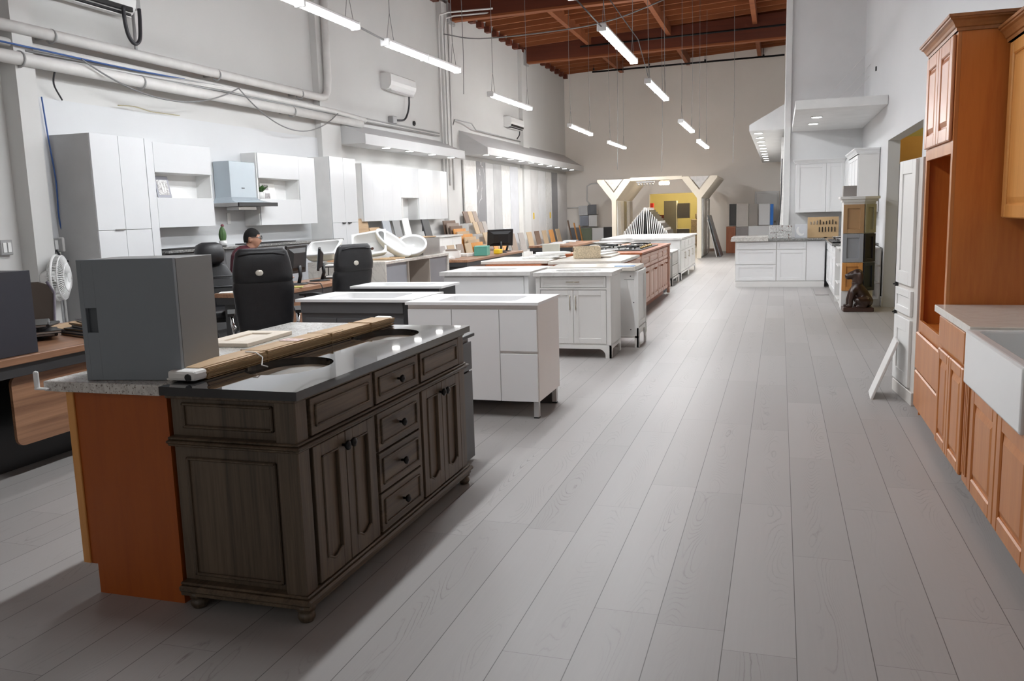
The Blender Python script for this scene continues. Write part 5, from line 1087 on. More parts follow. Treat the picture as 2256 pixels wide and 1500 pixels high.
# ================================================================ executive chairs (face local -y)
def sect(z, w_, d_, yc, p=3.0, n=24):
    out = []
    for k in range(n):
        a = 2*pi*k/n; c_, s_ = math.cos(a), math.sin(a)
        out.append(Vector((w_*abs(c_)**(2/p)*(1 if c_ >= 0 else -1), yc+d_*abs(s_)**(2/p)*(1 if s_ >= 0 else -1), z)))
    return out
def exec_chair(label, loc, rz, top=1.25, logo=True, cushion=False):
    t = thing('office_chair', label, 'chair', loc, rz, 'executive chairs')
    k = top/1.25
    MB().loft([sect(0.43, 0.16, 0.16, -0.02), sect(0.44, 0.24, 0.24, -0.02), sect(0.48, 0.27, 0.27, -0.02), sect(0.53, 0.265, 0.26, -0.02), sect(0.55, 0.22, 0.2, -0.02)]).obj('seat', LEATHER, t)
    MB().loft([sect(0.50, 0.19, 0.035, 0.20), sect(0.52, 0.23, 0.055, 0.21), sect(0.66*k, 0.25, 0.062, 0.225), sect(0.82*k, 0.262, 0.06, 0.25), sect(0.92*k, 0.27 if not cushion else 0.23, 0.052, 0.27), sect((1.02 if cushion else 0.96)*k, 0.265 if not cushion else 0.18, 0.05, 0.28), sect((1.06 if cushion else 0.985)*k, 0.255 if not cushion else 0.13, 0.036, 0.29)]).obj('backrest', LEATHER, t)
    if not cushion: h = MB().loft([sect(0.95*k, 0.225, 0.03, 0.285), sect(0.98*k, 0.262, 0.058, 0.29), sect(1.05*k, 0.262, 0.07, 0.295), sect(1.15*k, 0.245, 0.062, 0.30), sect(1.22*k, 0.225, 0.04, 0.31), sect(1.25*k, 0.19, 0.02, 0.315)]).obj('headrest', LEATHER, t)
    if not cushion: MB().tube([(-0.2, 0.352, 1.195*k), (-0.1, 0.36, 1.212*k), (0.1, 0.36, 1.212*k), (0.2, 0.352, 1.195*k)], 0.006, 6).obj('piping', LEATHER, h)
    if logo: MB().sphere((0.03, 0.366, 1.05*k), 0.035, (1, 0.3, 0.75), 16).obj('badge', paint('badge_silver', (0.7, 0.66, 0.58), 0.3, 0.3), h)
    if cushion:
        MB().loft([sect(1.04*k, 0.10, 0.05, 0.2, 2.2), sect(1.08*k, 0.155, 0.085, 0.2, 2.2), sect(1.18*k, 0.165, 0.095, 0.21, 2.2), sect(1.26*k, 0.14, 0.07, 0.22, 2.2), sect(1.29*k, 0.08, 0.03, 0.225, 2.2)]).obj('head_cushion', LEATHER, t)
        for zz in (0.66, 0.78, 0.9): MB().tube([(-0.23, 0.175, zz*k), (0, 0.16, zz*k), (0.23, 0.175, zz*k)], 0.008, 6).obj('seam', BLACK, t)
    for s in (-1, 1):
        MB().loft([[(s*0.30-0.03, -0.22, 0.70), (s*0.30+0.03, -0.22, 0.70), (s*0.30+0.03, -0.22, 0.72), (s*0.30-0.03, -0.22, 0.72)], [(s*0.30-0.035, 0.0, 0.705), (s*0.30+0.035, 0.0, 0.705), (s*0.30+0.035, 0.0, 0.74), (s*0.30-0.035, 0.0, 0.74)], [(s*0.30-0.03, 0.22, 0.70), (s*0.30+0.03, 0.22, 0.70), (s*0.30+0.03, 0.22, 0.725), (s*0.30-0.03, 0.22, 0.725)]], smooth=False).obj('armrest', BLACK, t)
        MB().tube([(s*0.30, -0.16, 0.705), (s*0.305, -0.13, 0.60), (s*0.28, -0.08, 0.47)], 0.014).obj('arm_support', CHROME, t); MB().tube([(s*0.30, 0.16, 0.70), (s*0.29, 0.2, 0.62), (s*0.255, 0.24, 0.6)], 0.014).obj('arm_bracket', CHROME, t)
    MB().cyl((0, 0, 0.10), (0, 0, 0.26), 0.032).cyl((0, 0, 0.26), (0, 0, 0.43), 0.02).box(-0.12, -0.14, 0.40, 0.12, 0.14, 0.435, 0.006).obj('gas_lift', BLACK, t)
    for i in range(5):
        a = i*2*pi/5+0.3; lg = MB().tube([(0, 0, 0.12), (0.16*math.cos(a), 0.16*math.sin(a), 0.105), (0.29*math.cos(a), 0.29*math.sin(a), 0.075)], [0.03, 0.024, 0.018]).obj('leg', BLACK, t)
        q = (0.29*math.cos(a), 0.29*math.sin(a)); MB().cyl((q[0]-0.02*math.sin(a), q[1]+0.02*math.cos(a), 0.028), (q[0]+0.02*math.sin(a), q[1]-0.02*math.cos(a), 0.028), 0.028, n=14).obj('caster', BLACK, lg)
    return t
exec_chair('black leather executive chair seen from behind in front of the seated man', (-4.35, 6.45, 0), 3.75, 1.275).scale = (0.94, 1, 1)
exec_chair('black leather executive chair turned sideways right of the monitors', (-4.58, 8.15, 0), 4.38, 1.235)
exec_chair('black leather chair with a round head cushion left of the seated man', (-6.04, 7.98, 0), 0.65, 1.24, False, True)
mc = thing('office_chair', 'low black office chair under the seated man', 'chair', (-6.28, 9.0, 0), 1.95)
MB().loft([sect(0.40, 0.2, 0.2, 0), sect(0.43, 0.23, 0.23, 0), sect(0.475, 0.22, 0.22, 0)]).obj('seat', LEATHER, mc); MB().loft([sect(0.55, 0.16, 0.03, 0.25), sect(0.62, 0.2, 0.035, 0.26), sect(0.8, 0.2, 0.03, 0.28), sect(0.85, 0.15, 0.02, 0.285)]).obj('backrest', LEATHER, mc); MB().tube([(0, 0.1, 0.42), (0, 0.28, 0.45), (0, 0.3, 0.65)], 0.02).cyl((0, 0, 0.08), (0, 0, 0.41), 0.025).obj('gas_lift', BLACK, mc)
for i in range(5):
    a = i*2*pi/5; MB().tube([(0, 0, 0.1), (0.26*math.cos(a), 0.26*math.sin(a), 0.05)], 0.02).sphere((0.26*math.cos(a), 0.26*math.sin(a), 0.03), 0.03).obj('leg', BLACK, mc)

# ================================================================ the seated man (faces local -y)
M_ = thing('person', 'seated man with short black hair and glasses in a dark red shirt at the desk', 'person', (-6.26, 9.0, 0), 1.95)
SKINC = paint('skin', (0.50, 0.27, 0.18), 0.5, var=0.06, scale=12)
SHIRT = paint('dark_red_shirt', (0.07, 0.008, 0.016), 0.8, var=0.15, scale=14)
TROU = paint('dark_trousers', (0.02, 0.02, 0.028), 0.8)
HAIR = paint('black_hair', (0.010, 0.009, 0.009), 0.7, var=0.3, scale=60, bump=0.6, spec=0.15)
def head_mesh(mb):
    c = Vector((0, -0.075, 1.29)); n1, n2 = 24, 20; rings = []
    for i in range(1, n2):
        ph = pi*i/n2; ring = []
        for k in range(n1):
            th = 2*pi*k/n1; x = math.sin(ph)*math.cos(th); y_ = math.sin(ph)*math.sin(th); z_ = math.cos(ph)
            p = Vector((x*0.077, y_*0.098, z_*0.122))
            if z_ < 0: p.x *= 1-0.32*(-z_)**1.3; p.y = p.y*(1-0.12*(-z_)) - 0.012*(-z_)
            if y_ < -0.6:                                                              # face relief
                f = (-y_-0.6)/0.4; ax = abs(x)
                if ax < 0.22 and -0.35 < z_ < 0.12: p.y -= 0.024*(1-ax/0.22)*(0.12-z_)/0.47*f
                if 0.2 < ax < 0.6 and -0.02 < z_ < 0.18: p.y += 0.008*f
                if ax < 0.35 and -0.72 < z_ < -0.46: p.y -= 0.006*f
                if ax < 0.3 and z_ < -0.78: p.y -= 0.008*f
            ring.append(c+p)
        rings.append(ring)
    mb.loft(rings)
    for s in (-1, 1):
        mb.sphere((s*0.077, -0.065, 1.285), 1.0, (0.010, 0.020, 0.033), 12); mb.sphere((s*0.080, -0.06, 1.262), 1.0, (0.008, 0.012, 0.012), 8)
v = [(0, 0.02, 0.52), (0, 0.03, 0.68), (0, 0.04, 0.88), (0, 0.03, 1.03), (0, -0.01, 1.12), (0, -0.045, 1.17), (0, -0.07, 1.25)]
e = [(i, i+1) for i in range(6)]; r = [0.16, 0.145, 0.16, 0.155, 0.085, 0.058, 0.06]
for s in (-1, 1):
    b0 = len(v); v += [(s*0.175, 0.01, 1.075), (s*0.245, -0.02, 0.90), (s*0.25, -0.14, 0.79), (s*0.18, -0.36, 0.805), (s*0.16, -0.44, 0.80)]
    e += [(3, b0), (b0, b0+1), (b0+1, b0+2), (b0+2, b0+3), (b0+3, b0+4)]; r += [0.068, 0.052, 0.042, 0.030, 0.032]
    b0 = len(v); v += [(s*0.09, -0.12, 0.545), (s*0.11, -0.42, 0.54), (s*0.11, -0.42, 0.28), (s*0.11, -0.40, 0.07), (s*0.115, -0.53, 0.04)]
    e += [(0, b0), (b0, b0+1), (b0+1, b0+2), (b0+2, b0+3), (b0+3, b0+4)]; r += [0.085, 0.065, 0.055, 0.042, 0.035]
hand = []
for s in (-1, 1):
    for k in range(4):
        x_ = s*(0.135+0.018*k); ln = (0.062, 0.075, 0.07, 0.055)[k]
        hand.append(blob(lambda mb, x_=x_, ln=ln: mb.tube([(x_, -0.45, 0.802), (x_, -0.45-ln*0.5, 0.806), (x_, -0.45-ln*0.85, 0.79), (x_, -0.45-ln, 0.775)], [0.0095, 0.009, 0.008, 0.007], 8)))
    hand.append(blob(lambda mb, s=s: mb.tube([(s*0.15, -0.42, 0.80), (s*0.115, -0.45, 0.79), (s*0.105, -0.48, 0.78)], [0.011, 0.010, 0.008], 8)))
    hand.append(blob(lambda mb, s=s: mb.box(s*0.127, -0.46, 0.79, s*0.198, -0.38, 0.812, 0.008)))
skin('body', v, e, r, SKINC, M_, vox=0.0075, extra=[blob(head_mesh)]+hand)
# shirt and trousers follow the body
vs_ = [(0, 0.02, 0.54), (0, 0.03, 0.68), (0, 0.04, 0.88), (0, 0.03, 1.04), (0, -0.01, 1.125)]; es_ = [(i, i+1) for i in range(4)]; rs_ = [0.175, 0.17, 0.185, 0.175, 0.095]
for s in (-1, 1):
    b0 = len(vs_); vs_ += [(s*0.175, 0.01, 1.075), (s*0.248, -0.02, 0.90), (s*0.252, -0.14, 0.79), (s*0.195, -0.32, 0.803)]; es_ += [(3, b0), (b0, b0+1), (b0+1, b0+2), (b0+2, b0+3)]; rs_ += [0.082, 0.066, 0.056, 0.044]
skin('shirt', vs_, es_, rs_, SHIRT, M_, vox=0.010)
MB().torus((0, -0.03, 1.165), 0.066, 0.016, n=24, sx=1.0, sy=1.1).obj('collar', SHIRT, M_)
vt = [(0, 0.02, 0.54)]; et = []; rt_ = [0.17]
for s in (-1, 1):
    b0 = len(vt); vt += [(s*0.09, -0.12, 0.55), (s*0.11, -0.43, 0.54), (s*0.11, -0.42, 0.28), (s*0.11, -0.40, 0.1)]; et += [(0, b0), (b0, b0+1), (b0+1, b0+2), (b0+2, b0+3)]; rt_ += [0.098, 0.078, 0.068, 0.058]
skin('trousers', vt, et, rt_, TROU, M_, vox=0.012)
for s in (-1, 1): MB().sphere((s*0.113, -0.47, 0.045), 1.0, (0.05, 0.13, 0.045), 14).obj('shoe', BLACK, M_)
# hair cap
mb = MB(); rings = []
for i in range(0, 13):
    ph = max(0.03, pi*0.64*i/12); ring = []
    for k in range(28):
        th = 2*pi*k/28; yy = math.sin(th); lim = pi*(0.36 if yy < -0.55 else (0.43 if yy < 0.2 else 0.62)); pq = min(ph, lim)
        if abs(math.cos(th)) > 0.75 and yy < 0.25: pq = min(ph, pi*0.43)
        ring.append(Vector((0, -0.075, 1.292)) + Vector((math.sin(pq)*math.cos(th)*0.0845, math.sin(pq)*yy*0.107+0.004, math.cos(pq)*0.131)))
    rings.append(ring)
hr = mb.loft(rings, caps=False).obj('hair', HAIR, M_); hr.modifiers.new('s', 'SOLIDIFY').thickness = 0.008
mb = MB()
for s in (-1, 1): mb.torus((s*0.034, -0.178, 1.302), 0.024, 0.0028, 'Y', 20, 6, sx=1.1).tube([(s*0.06, -0.175, 1.308), (s*0.080, -0.12, 1.308), (s*0.084, -0.05, 1.300)], 0.003, 6)
mb.tube([(-0.012, -0.18, 1.306), (0.012, -0.18, 1.306)], 0.0025, 6).obj('glasses', BLACK, M_)
for s in (-1, 1): MB().sphere((s*0.032, -0.160, 1.302), 0.0125, n=12).obj('eye', PAPER, M_)

# ================================================================ things on the man's desk
def monitor(label, loc, rz, w_=0.46, h_=0.30, tilt=-0.12, mat_=BLACK):
    t = thing('monitor', label, 'monitor', loc, rz)
    R = Matrix.Translation((0, 0, 0.13+h_/2)) @ Matrix.Rotation(tilt, 4, 'X')
    MB().box(-w_/2, -0.012, -h_/2, w_/2, 0.02, h_/2, 0.006).loft([[(-w_*0.42, 0.02, -h_*0.4), (w_*0.42, 0.02, -h_*0.4), (w_*0.42, 0.02, h_*0.4), (-w_*0.42, 0.02, h_*0.4)], [(-w_*0.28, 0.055, -h_*0.28), (w_*0.28, 0.055, -h_*0.28), (w_*0.28, 0.055, h_*0.25), (-w_*0.28, 0.055, h_*0.25)]], smooth=False).xf(R).obj('case', mat_, t)
    MB().box(-w_/2+0.015, -0.0135, -h_/2+0.02, w_/2-0.015, -0.0115, h_/2-0.015).xf(R).obj('screen', glow('screen_glow', (0.5, 0.62, 0.7), 0.55), t)
    MB().lathe([(0.0, 0), (0.13, 0), (0.12, 0.012), (0.03, 0.02), (0, 0.02)], n=24).tube([(0, 0.03, 0.015), (0, 0.055, 0.10), (0, 0.05, 0.22)], 0.022, 8).obj('stand', BLACK, t)
    return t
monitor('black monitor seen from the back beside the seated man', (-5.42, 8.72, 0.752), -1.5, 0.50, 0.33)
monitor('second monitor with a pale blue screen edge behind the black one', (-5.42, 9.25, 0.752), -1.05, 0.40, 0.28)
pt = thing('paper_tray', 'two-level paper tray with papers right of the monitors', 'tray', (-5.42, 9.72, 0.752), 0.3)
for zz in (0.0, 0.14): MB().box(-0.16, -0.12, zz, 0.16, 0.12, zz+0.012, 0.003).box(-0.16, -0.12, zz, -0.15, 0.12, zz+0.03).obj('tray', BLACK, pt); MB().box(-0.14, -0.11, zz+0.013, 0.17, 0.11, zz+0.03, 0.002).obj('papers', PAPER, pt)
for sx in (-0.15, 0.15): MB().cyl((sx, 0.11, 0), (sx, 0.11, 0.15), 0.006).obj('post', BLACK, pt)
kb = solo(MB().box(-0.2, -0.07, 0, 0.2, 0.07, 0.02, 0.004), 'keyboard', BLACK, 'black keyboard in front of the seated man', 'keyboard', loc=(-5.6, 8.62, 0.752), rot=(0.0, 0, -1.45))
mo = solo(MB().sphere((0, 0, 0.012), 1.0, (0.03, 0.05, 0.018), 12), 'computer_mouse', BLACK, 'black computer mouse right of the keyboard', 'mouse', loc=(-5.6, 8.3, 0.752))
rod('cable', 'black cable trailing over the desk edge beside the man', 'cable', [(-5.4, 8.9, 0.757), (-5.2, 8.75, 0.757), (-5.085, 8.7, 0.755), (-5.06, 8.68, 0.6), (-5.03, 8.5, 0.3)], 0.006, CABLE)
solo(MB().box(-0.1, -0.07, 0, 0.1, 0.07, 0.012, 0.003), 'note_pad', paint('yellow_pad', (0.42, 0.40, 0.12), 0.6), 'yellowish note pad at the foot of the black monitor', 'note pad', loc=(-5.2, 8.3, 0.752), rot=(0, 0, 0.4))
ph = thing('pencil_holder', 'grey mesh pencil holder with red and blue pens on the desk', 'pen holder', (-5.40, 7.82, 0.752), 0.2)
MB().slab_holes(-0.1, -0.06, 0.1, 0.06, 0.004, 0.10, [rrect(0, 0, 0.19, 0.11, 0.01)]).box(-0.1, -0.06, 0, 0.1, 0.06, 0.005).obj('holder', CONDUIT, ph)
for i, mm in enumerate((paint('red_pen', (0.6, 0.03, 0.03), 0.4), BLUEC, paint('pink_pen', (0.6, 0.2, 0.2), 0.4), BLACK, BLUEC)): MB().cyl((-0.07+i*0.035, 0.0, 0.006), (-0.09+i*0.045, 0.02, 0.15+0.01*(i % 2)), 0.005, n=6).obj('pen', mm, ph)
solo(MB().box(-0.06, -0.03, 0, 0.06, 0.03, 0.10, 0.004), 'card_box', PAPER, 'small white box beside the pencil holder', 'box', loc=(-5.26, 7.92, 0.752))
solo(MB().box(-0.11, -0.08, 0, 0.11, 0.08, 0.006, 0.001), 'note_paper', PAPER, 'white paper slips lying left of the pencil holder', 'paper', loc=(-5.62, 7.72, 0.752), rot=(0, 0, 0.5))
tp_ = thing('tape_dispenser', 'clear tape roll lying beside the white paper slips', 'tape', (-5.50, 7.70, 0.752))
MB().torus((0, 0, 0.035), 0.028, 0.008, 'Y', 20, 6).box(-0.04, -0.012, 0, 0.04, 0.012, 0.01, 0.003).obj('roll', paint('tape_grey', (0.35, 0.35, 0.36), 0.2), tp_)

# ================================================================ waterfall island with loose sinks
IS = thing('waterfall_counter', 'marble waterfall counter with blue grey cabinets carrying loose sinks', 'counter', (-5.13, 10.5, 0), FACE_XP)
W, D = 2.35, 1.2
MB().box(0, 0, 0.865, W, D, 0.905, 0.003).box(0, 0, 0, 0.035, D, 0.865, 0.002).box(W-0.035, 0, 0, W, D, 0.865, 0.002).obj('marble_shell', stone('beige_marble', (0.60, 0.57, 0.52), (0.40, 0.37, 0.34), 0.5, 2.0, 0.2), IS)
MB().box(0.035, D-0.05, 0, W-0.035, D-0.03, 0.865).box(0.80, 0.02, 0, 0.82, D-0.05, 0.865).box(1.58, 0.02, 0, 1.60, D-0.05, 0.865).obj('inner_panel', paint('taupe_inside', (0.42, 0.37, 0.32), 0.5), IS)
MB().box(0.037, 0.05, 0.0, 0.80, 0.4, 0.86, 0.002).obj('cabinet', BLUEGREY, IS); MB().box(1.60, 0.03, 0, W-0.037, 0.4, 0.86, 0.002).obj('cabinet', paint('mid_grey_front', (0.22, 0.22, 0.235), 0.4), IS)
def rect_sink(label, loc, rot, w_, d_, h_):
    t = thing('sink', label, 'sink', loc, 0, 'loose sinks on the counter', rot or (0, 0, 0))
    MB().slab_holes(-w_/2, -d_/2, w_/2, d_/2, h_-0.02, h_, [rrect(0, 0, w_-0.06, d_-0.06, 0.05)]).obj('rim', CERAMIC, t)
    MB().bowl(rrect(0, 0, w_-0.05, d_-0.05, 0.05), h_-0.012, h_-0.02, 0.62).obj('basin', CERAMIC, t); MB().cyl((0, 0, 0.0), (0, 0, 0.012), 0.025).obj('drain', CHROME, t)
    o = MB().bowl(rrect(0, 0, w_-0.02, d_-0.02, 0.06), h_-0.02, h_-0.022, 0.64).obj('underside', CERAMIC_B, t); return t
def oval_sink(label, loc, rot, a, b, h_):
    t = thing('sink', label, 'sink', loc, 0, 'loose sinks on the counter', rot or (0, 0, 0))
    MB().slab_holes(-a-0.001, -b-0.001, a+0.001, b+0.001, h_-0.012, h_-0.011, [ell(0, 0, a*0.99, b*0.99)]) if False else None
    mb = MB(); rings = [ell(0, 0, a, b), ell(0, 0, a*1.0, b*1.0), ell(0, 0, a*0.93, b*0.91), ell(0, 0, a*0.86, b*0.82)]
    zs = [h_-0.018, h_, h_+0.002, h_-0.01]; rr = [[Vector((p[0], p[1], z_)) for p in rg] for rg, z_ in zip(rings, zs)]
    mb.loft(rr, caps=False).obj('rim', CERAMIC, t)
    MB().bowl(ell(0, 0, a*0.86, b*0.82), h_-0.01, h_-0.03, 0.35).obj('basin', CERAMIC, t); MB().bowl(ell(0, 0, a, b), h_-0.018, h_-0.02, 0.42).obj('underside', CERAMIC_B, t); return t
VC, VR, VU = Vector((0.43, -0.90, 0.0)), Vector((0.90, 0.43, 0.0)), Vector((0, 0, 1))
def aim(c, n, l):
    n = n.normalized(); l = (l - n*l.dot(n)).normalized(); y_ = n.cross(l)
    return Matrix((l, y_, n)).transposed().to_4x4(), c
def put(t, c, n, l, h):
    M3, c = aim(c, n, l); t.rotation_euler = M3.to_euler(); t.location = c - n.normalized()*h
    Mt = Matrix.Translation(t.location) @ M3; lo = min((Mt @ v_.co).z for ch_ in t.children for v_ in ch_.data.vertices); t.location.z += 0.907-lo
put(rect_sink('white rectangular sink tipped up left of the turned black chair', (0, 0, 0), None, 0.50, 0.36, 0.16), Vector((-6.18, 10.72, 1.09)), VC*0.45+VU*0.85-VR*0.25, VR*0.85-VU*0.5, 0.08)
put(rect_sink('white rectangular sink lying upside down under the tipped one', (0, 0, 0), None, 0.46, 0.34, 0.12), Vector((-6.0, 11.15, 0.915)), -VU, VR, 0.12)
put(rect_sink('white rectangular sink lying on its side behind the black chair back', (0, 0, 0), None, 0.52, 0.40, 0.17), Vector((-5.72, 11.25, 1.07)), VC*0.8+VU*0.55-VR*0.25, VR, 0.10)
put(oval_sink('white oval sink leaning at a slant in the middle of the counter', (0, 0, 0), None, 0.31, 0.20, 0.13), Vector((-5.46, 11.42, 1.085)), VC*0.42+(VR*0.61+VU*0.79)*0.9, VR*0.79-VU*0.61, 0.06)
put(oval_sink('white oval sink standing tilted before the steel sink', (0, 0, 0), None, 0.235, 0.19, 0.15), Vector((-5.27, 11.72, 1.06)), VC*0.75+VU*0.65-VR*0.1, VR, 0.07)
SS = thing('steel_sink', 'stainless steel apron sink at the right end of the marble counter', 'sink', (-5.22, 12.02, 0.907), FACE_XP)
MB().slab_holes(0, 0, 0.68, 0.5, 0.0, 0.26, [rrect(0.34, 0.25, 0.64, 0.46, 0.03)]).box(0.01, 0.01, 0, 0.67, 0.49, 0.01).obj('sink_body', STEEL, SS)
solo(MB().box(0, 0, 0, 0.26, 0.18, 0.005), 'brochure', paint('orange_brochure', (0.75, 0.28, 0.03), 0.4), 'orange and white brochure standing left of the tipped sink', 'brochure', loc=(-6.42, 11.2, 0.91), rot=(1.4, 0, 0.4))
for i in range(3): solo(MB().box(-0.18, -0.02, 0, 0.18, 0.02, 0.02, 0.004), 'wood_batten', CARD, ('near', 'middle', 'far')[i]+' wooden batten lying under the loose sinks', 'batten', loc=(-5.35, 10.9+0.3*i, 0.907), rot=(0, 0, 0.4*i), group='battens under the sinks')
# back counter bits
solo(MB().box(0, 0, 0, 0.02, 0.45, 0.42, 0.002), 'cardboard_piece', CARD, 'brown cardboard piece leaning left behind the sinks', 'cardboard', loc=(-7.2, 13.75, 1.081), rot=(0, -0.2, 0))
solo(MB().box(0, 0, 0, 0.02, 0.4, 0.25, 0.002), 'cardboard_piece', CARD, 'smaller brown cardboard piece before the left one behind the sinks', 'cardboard', loc=(-7.0, 13.85, 1.081), rot=(0, -0.25, 0))
for i, (mm, lab) in enumerate(((BLUEGREY, 'grey tile leaning behind the sinks, leftmost'), (GREYC, 'brownish grey tile leaning behind the sinks, second'), (MARBLE, 'white marble tile leaning behind the oval sinks'))):
    solo(MB().box(0, 0, 0, 0.02, 0.32, 0.40, 0.002), 'tile', mm, lab, 'tile', loc=(-7.15, 14.7+0.45*i, 1.081), rot=(0, -0.2, 0))
solo(MB().box(0, 0, 0, 0.03, 0.36, 0.38, 0.006), 'dark_panel', ANTH, 'black panel leaning on the white counter behind the steel sink', 'panel', loc=(-7.15, 16.6, 1.081), rot=(0, -0.25, 0))
solo(MB().box(-0.2, -0.3, 0, 0.2, 0.3, 0.02, 0.003), 'sample_board', CARD, 'brown board lying on the steel sink corner', 'board', loc=(-5.5, 12.45, 1.168))
solo(MB().box(0, -0.03, -0.07, 0.03, 0.03, 0.07, 0.006), 'wall_plug', BLACK, 'black plug with a cord on the wall under the bright cabinets', 'plug', loc=(-7.5, 17.3, 1.25))

# ================================================================ sample displays at the back left
SB = [CARD, paint('brown_sample', (0.16, 0.10, 0.07), 0.5), paint('grey_sample', (0.34, 0.31, 0.29), 0.5), paint('tan_sample', (0.46, 0.34, 0.22), 0.5), PAPER, paint('taupe_sample', (0.28, 0.22, 0.18), 0.5), HONEY]
for i in range(10):
    hh = 1.40-0.065*i
    solo(MB().box(0, 0, 0, 0.028, 0.75, hh, 0.002), 'sample_board', SB[(1, 5, 1, 6, 3, 6, 0, 3, 6, 0)[i]], o_[i].replace('nearest', 'first').replace('farthest', 'last')+' from the wall of the tall wooden sample boards leaning in a row', 'board', loc=(-7.2+0.075*i+0.0, 18.2, 0), rot=(0, -0.14, 0), group='tall sample boards')
rk = thing('sample_rack', 'stepped rack of floor samples leaning by the white slab', 'rack', (-7.45, 19.4, 0))
for i in range(4): MB().box(0.0+0.25*i, 0, 0, 0.25+0.25*i, 1.0, 1.30-0.26*i, 0.003).obj('step', SHAKER, rk)
random.seed(21)
for i in range(4):
    for j in range(3):
        solo(MB().box(0, 0, 0, 0.02, 0.30, 0.30, 0.002), 'floor_sample', SB[random.randrange(7)], ('top', 'second', 'third', 'lowest')[i]+' row, '+('left', 'middle', 'right')[j]+' floor sample leaning on the stepped rack', 'floor sample', loc=(-7.28+0.25*i, 19.42+0.33*j, 1.302-0.26*i), rot=(0, -0.3, 0), group='floor samples on the stepped rack')
for i in range(9):
    solo(MB().box(0, 0, 0, 0.02, 0.5, 0.55, 0.002), 'floor_sample', SB[(2, 3, 5, 2, 3, 1, 3, 6, 3)[i]], o_[i]+' of the floor samples leaning along the foot of the slabs', 'floor sample', loc=(-7.0, 20.6+0.85*i, 0.42), rot=(0, -0.22, 0), group='floor samples along the slabs')
    K = solo(MB().box(0, 0, 0, 0.42, 0.8, 0.42, 0.003), 'display_plinth', SHAKER, o_[i]+' of the low white plinths along the foot of the slabs', 'plinth', loc=(-7.32, 20.45+0.85*i, 0), group='plinths along the slabs')
for i, (yy, zz) in enumerate(((28.6, 0.7), (29.0, 0.75), (29.3, 0.8))):
    solo(MB().box(0, 0, 0, 0.03, 0.12, 1.25-0.1*i, 0.003), 'wood_batten', HONEY if i else SB[1], ('brown', 'honey coloured', 'shorter honey coloured')[i]+' batten leaning in the far left corner', 'batten', loc=(-6.75+0.1*i, yy, 0), rot=(0, -0.2, 0))
# white stand by the counter end
ws = thing('display_stand', 'small white stand with stacked samples at the end of the marble counter', 'stand', (-5.75, 13.1, 0), 0.2)
for zz in (0.1, 0.35, 0.6, 0.8): MB().box(-0.14, -0.14, zz, 0.14, 0.14, zz+0.02, 0.002).obj('shelf', SHAKER, ws)
for sx in (-1, 1):
    for sy in (-1, 1): MB().box(sx*0.14-0.012, sy*0.14-0.012, 0, sx*0.14+0.012, sy*0.14+0.012, 0.84, 0.002).obj('post', SHAKER, ws)
for i in range(5): MB().box(-0.1+0.01*i, -0.1, 0.82+0.018*i, 0.1+0.01*i, 0.1, 0.836+0.018*i, 0.002).obj('stacked_sample', SB[(3, 4, 3, 2, 4)[i]], ws)
# far desk things
monitor('black monitor seen from the back on the desk with heaped papers', (-5.25, 15.9, 0.752), -2.55, 0.52, 0.33, -0.2)
m2 = monitor('white-framed monitor turned away beside the far black monitor', (-5.35, 16.5, 0.752), -1.5, 0.42, 0.34, -0.25, WHITEP)
bx = thing('storage_box', 'teal box lying open on the desk with the far monitor', 'box', (-5.30, 14.95, 0.752), 0.2)
MB().box(-0.12, -0.2, 0, 0.12, 0.2, 0.16, 0.004).obj('box_body', paint('teal_box', (0.10, 0.36, 0.29), 0.5), bx); MB().box(-0.125, -0.205, 0.16, 0.125, 0.205, 0.172, 0.003).obj('lid', paint('teal_lid', (0.12, 0.40, 0.33), 0.5), bx)
solo(MB().box(-0.06, -0.11, 0, 0.06, 0.11, 0.09, 0.02, 3), 'tape_measure', paint('yellow_plastic', (0.80, 0.55, 0.02), 0.4), 'yellow tool case at the desk edge before the far monitor', 'tool', loc=(-5.15, 15.45, 0.752))
random.seed(9)
for i in range(7):
    solo(MB().box(-0.13, -0.12, 0, 0.13, 0.12, 0.02+0.03*random.random(), 0.003), 'paper_pile', PAPER if i % 3 else MARBLE, o_[i]+' of the paper piles spread along the desk with the far monitor', 'paper', loc=(-5.55-0.12*(i % 3), 13.75+0.32*i, 0.752), rot=(0, 0, random.uniform(-0.3, 0.3)), group='paper piles on the far desk')
cr = thing('cardboard_box', 'open white cardboard box on the desk left of the teal box', 'box', (-5.65, 14.3, 0.753), 0.3)
MB().slab_holes(-0.15, -0.2, 0.15, 0.2, 0.005, 0.12, [rrect(0, 0, 0.285, 0.385, 0.01)]).box(-0.15, -0.2, 0, 0.15, 0.2, 0.006).obj('box_body', PAPER, cr); MB().box(-0.1, -0.15, 0.01, 0.1, 0.12, 0.15, 0.003).obj('contents', SB[5], cr)
for i in range(6):
    solo(MB().box(0, 0, 0, 0.02, 0.36, 0.32, 0.002), 'floor_sample', SB[(3, 1, 2, 3, 5, 3)[i]], o_[i]+' of the samples standing behind the desk with heaped papers', 'floor sample', loc=(-6.25, 14.2+0.5*i, 0.6), rot=(0, -0.2, 0), group='samples behind the far desk')
lc = thing('base_cabinet', 'low white cabinet behind the desk with heaped papers', 'cabinet', (-6.2, 14.0, 0), FACE_XP); MB().box(0, 0, 0.0, 3.4, 0.6, 0.58, 0.003).obj('body', SHAKER, lc)
for i in range(4): MB().box(0.02+i*0.84, -0.015, 0.05, 0.84+i*0.84, 0, 0.56, 0.003).obj('door', SHAKER, lc)
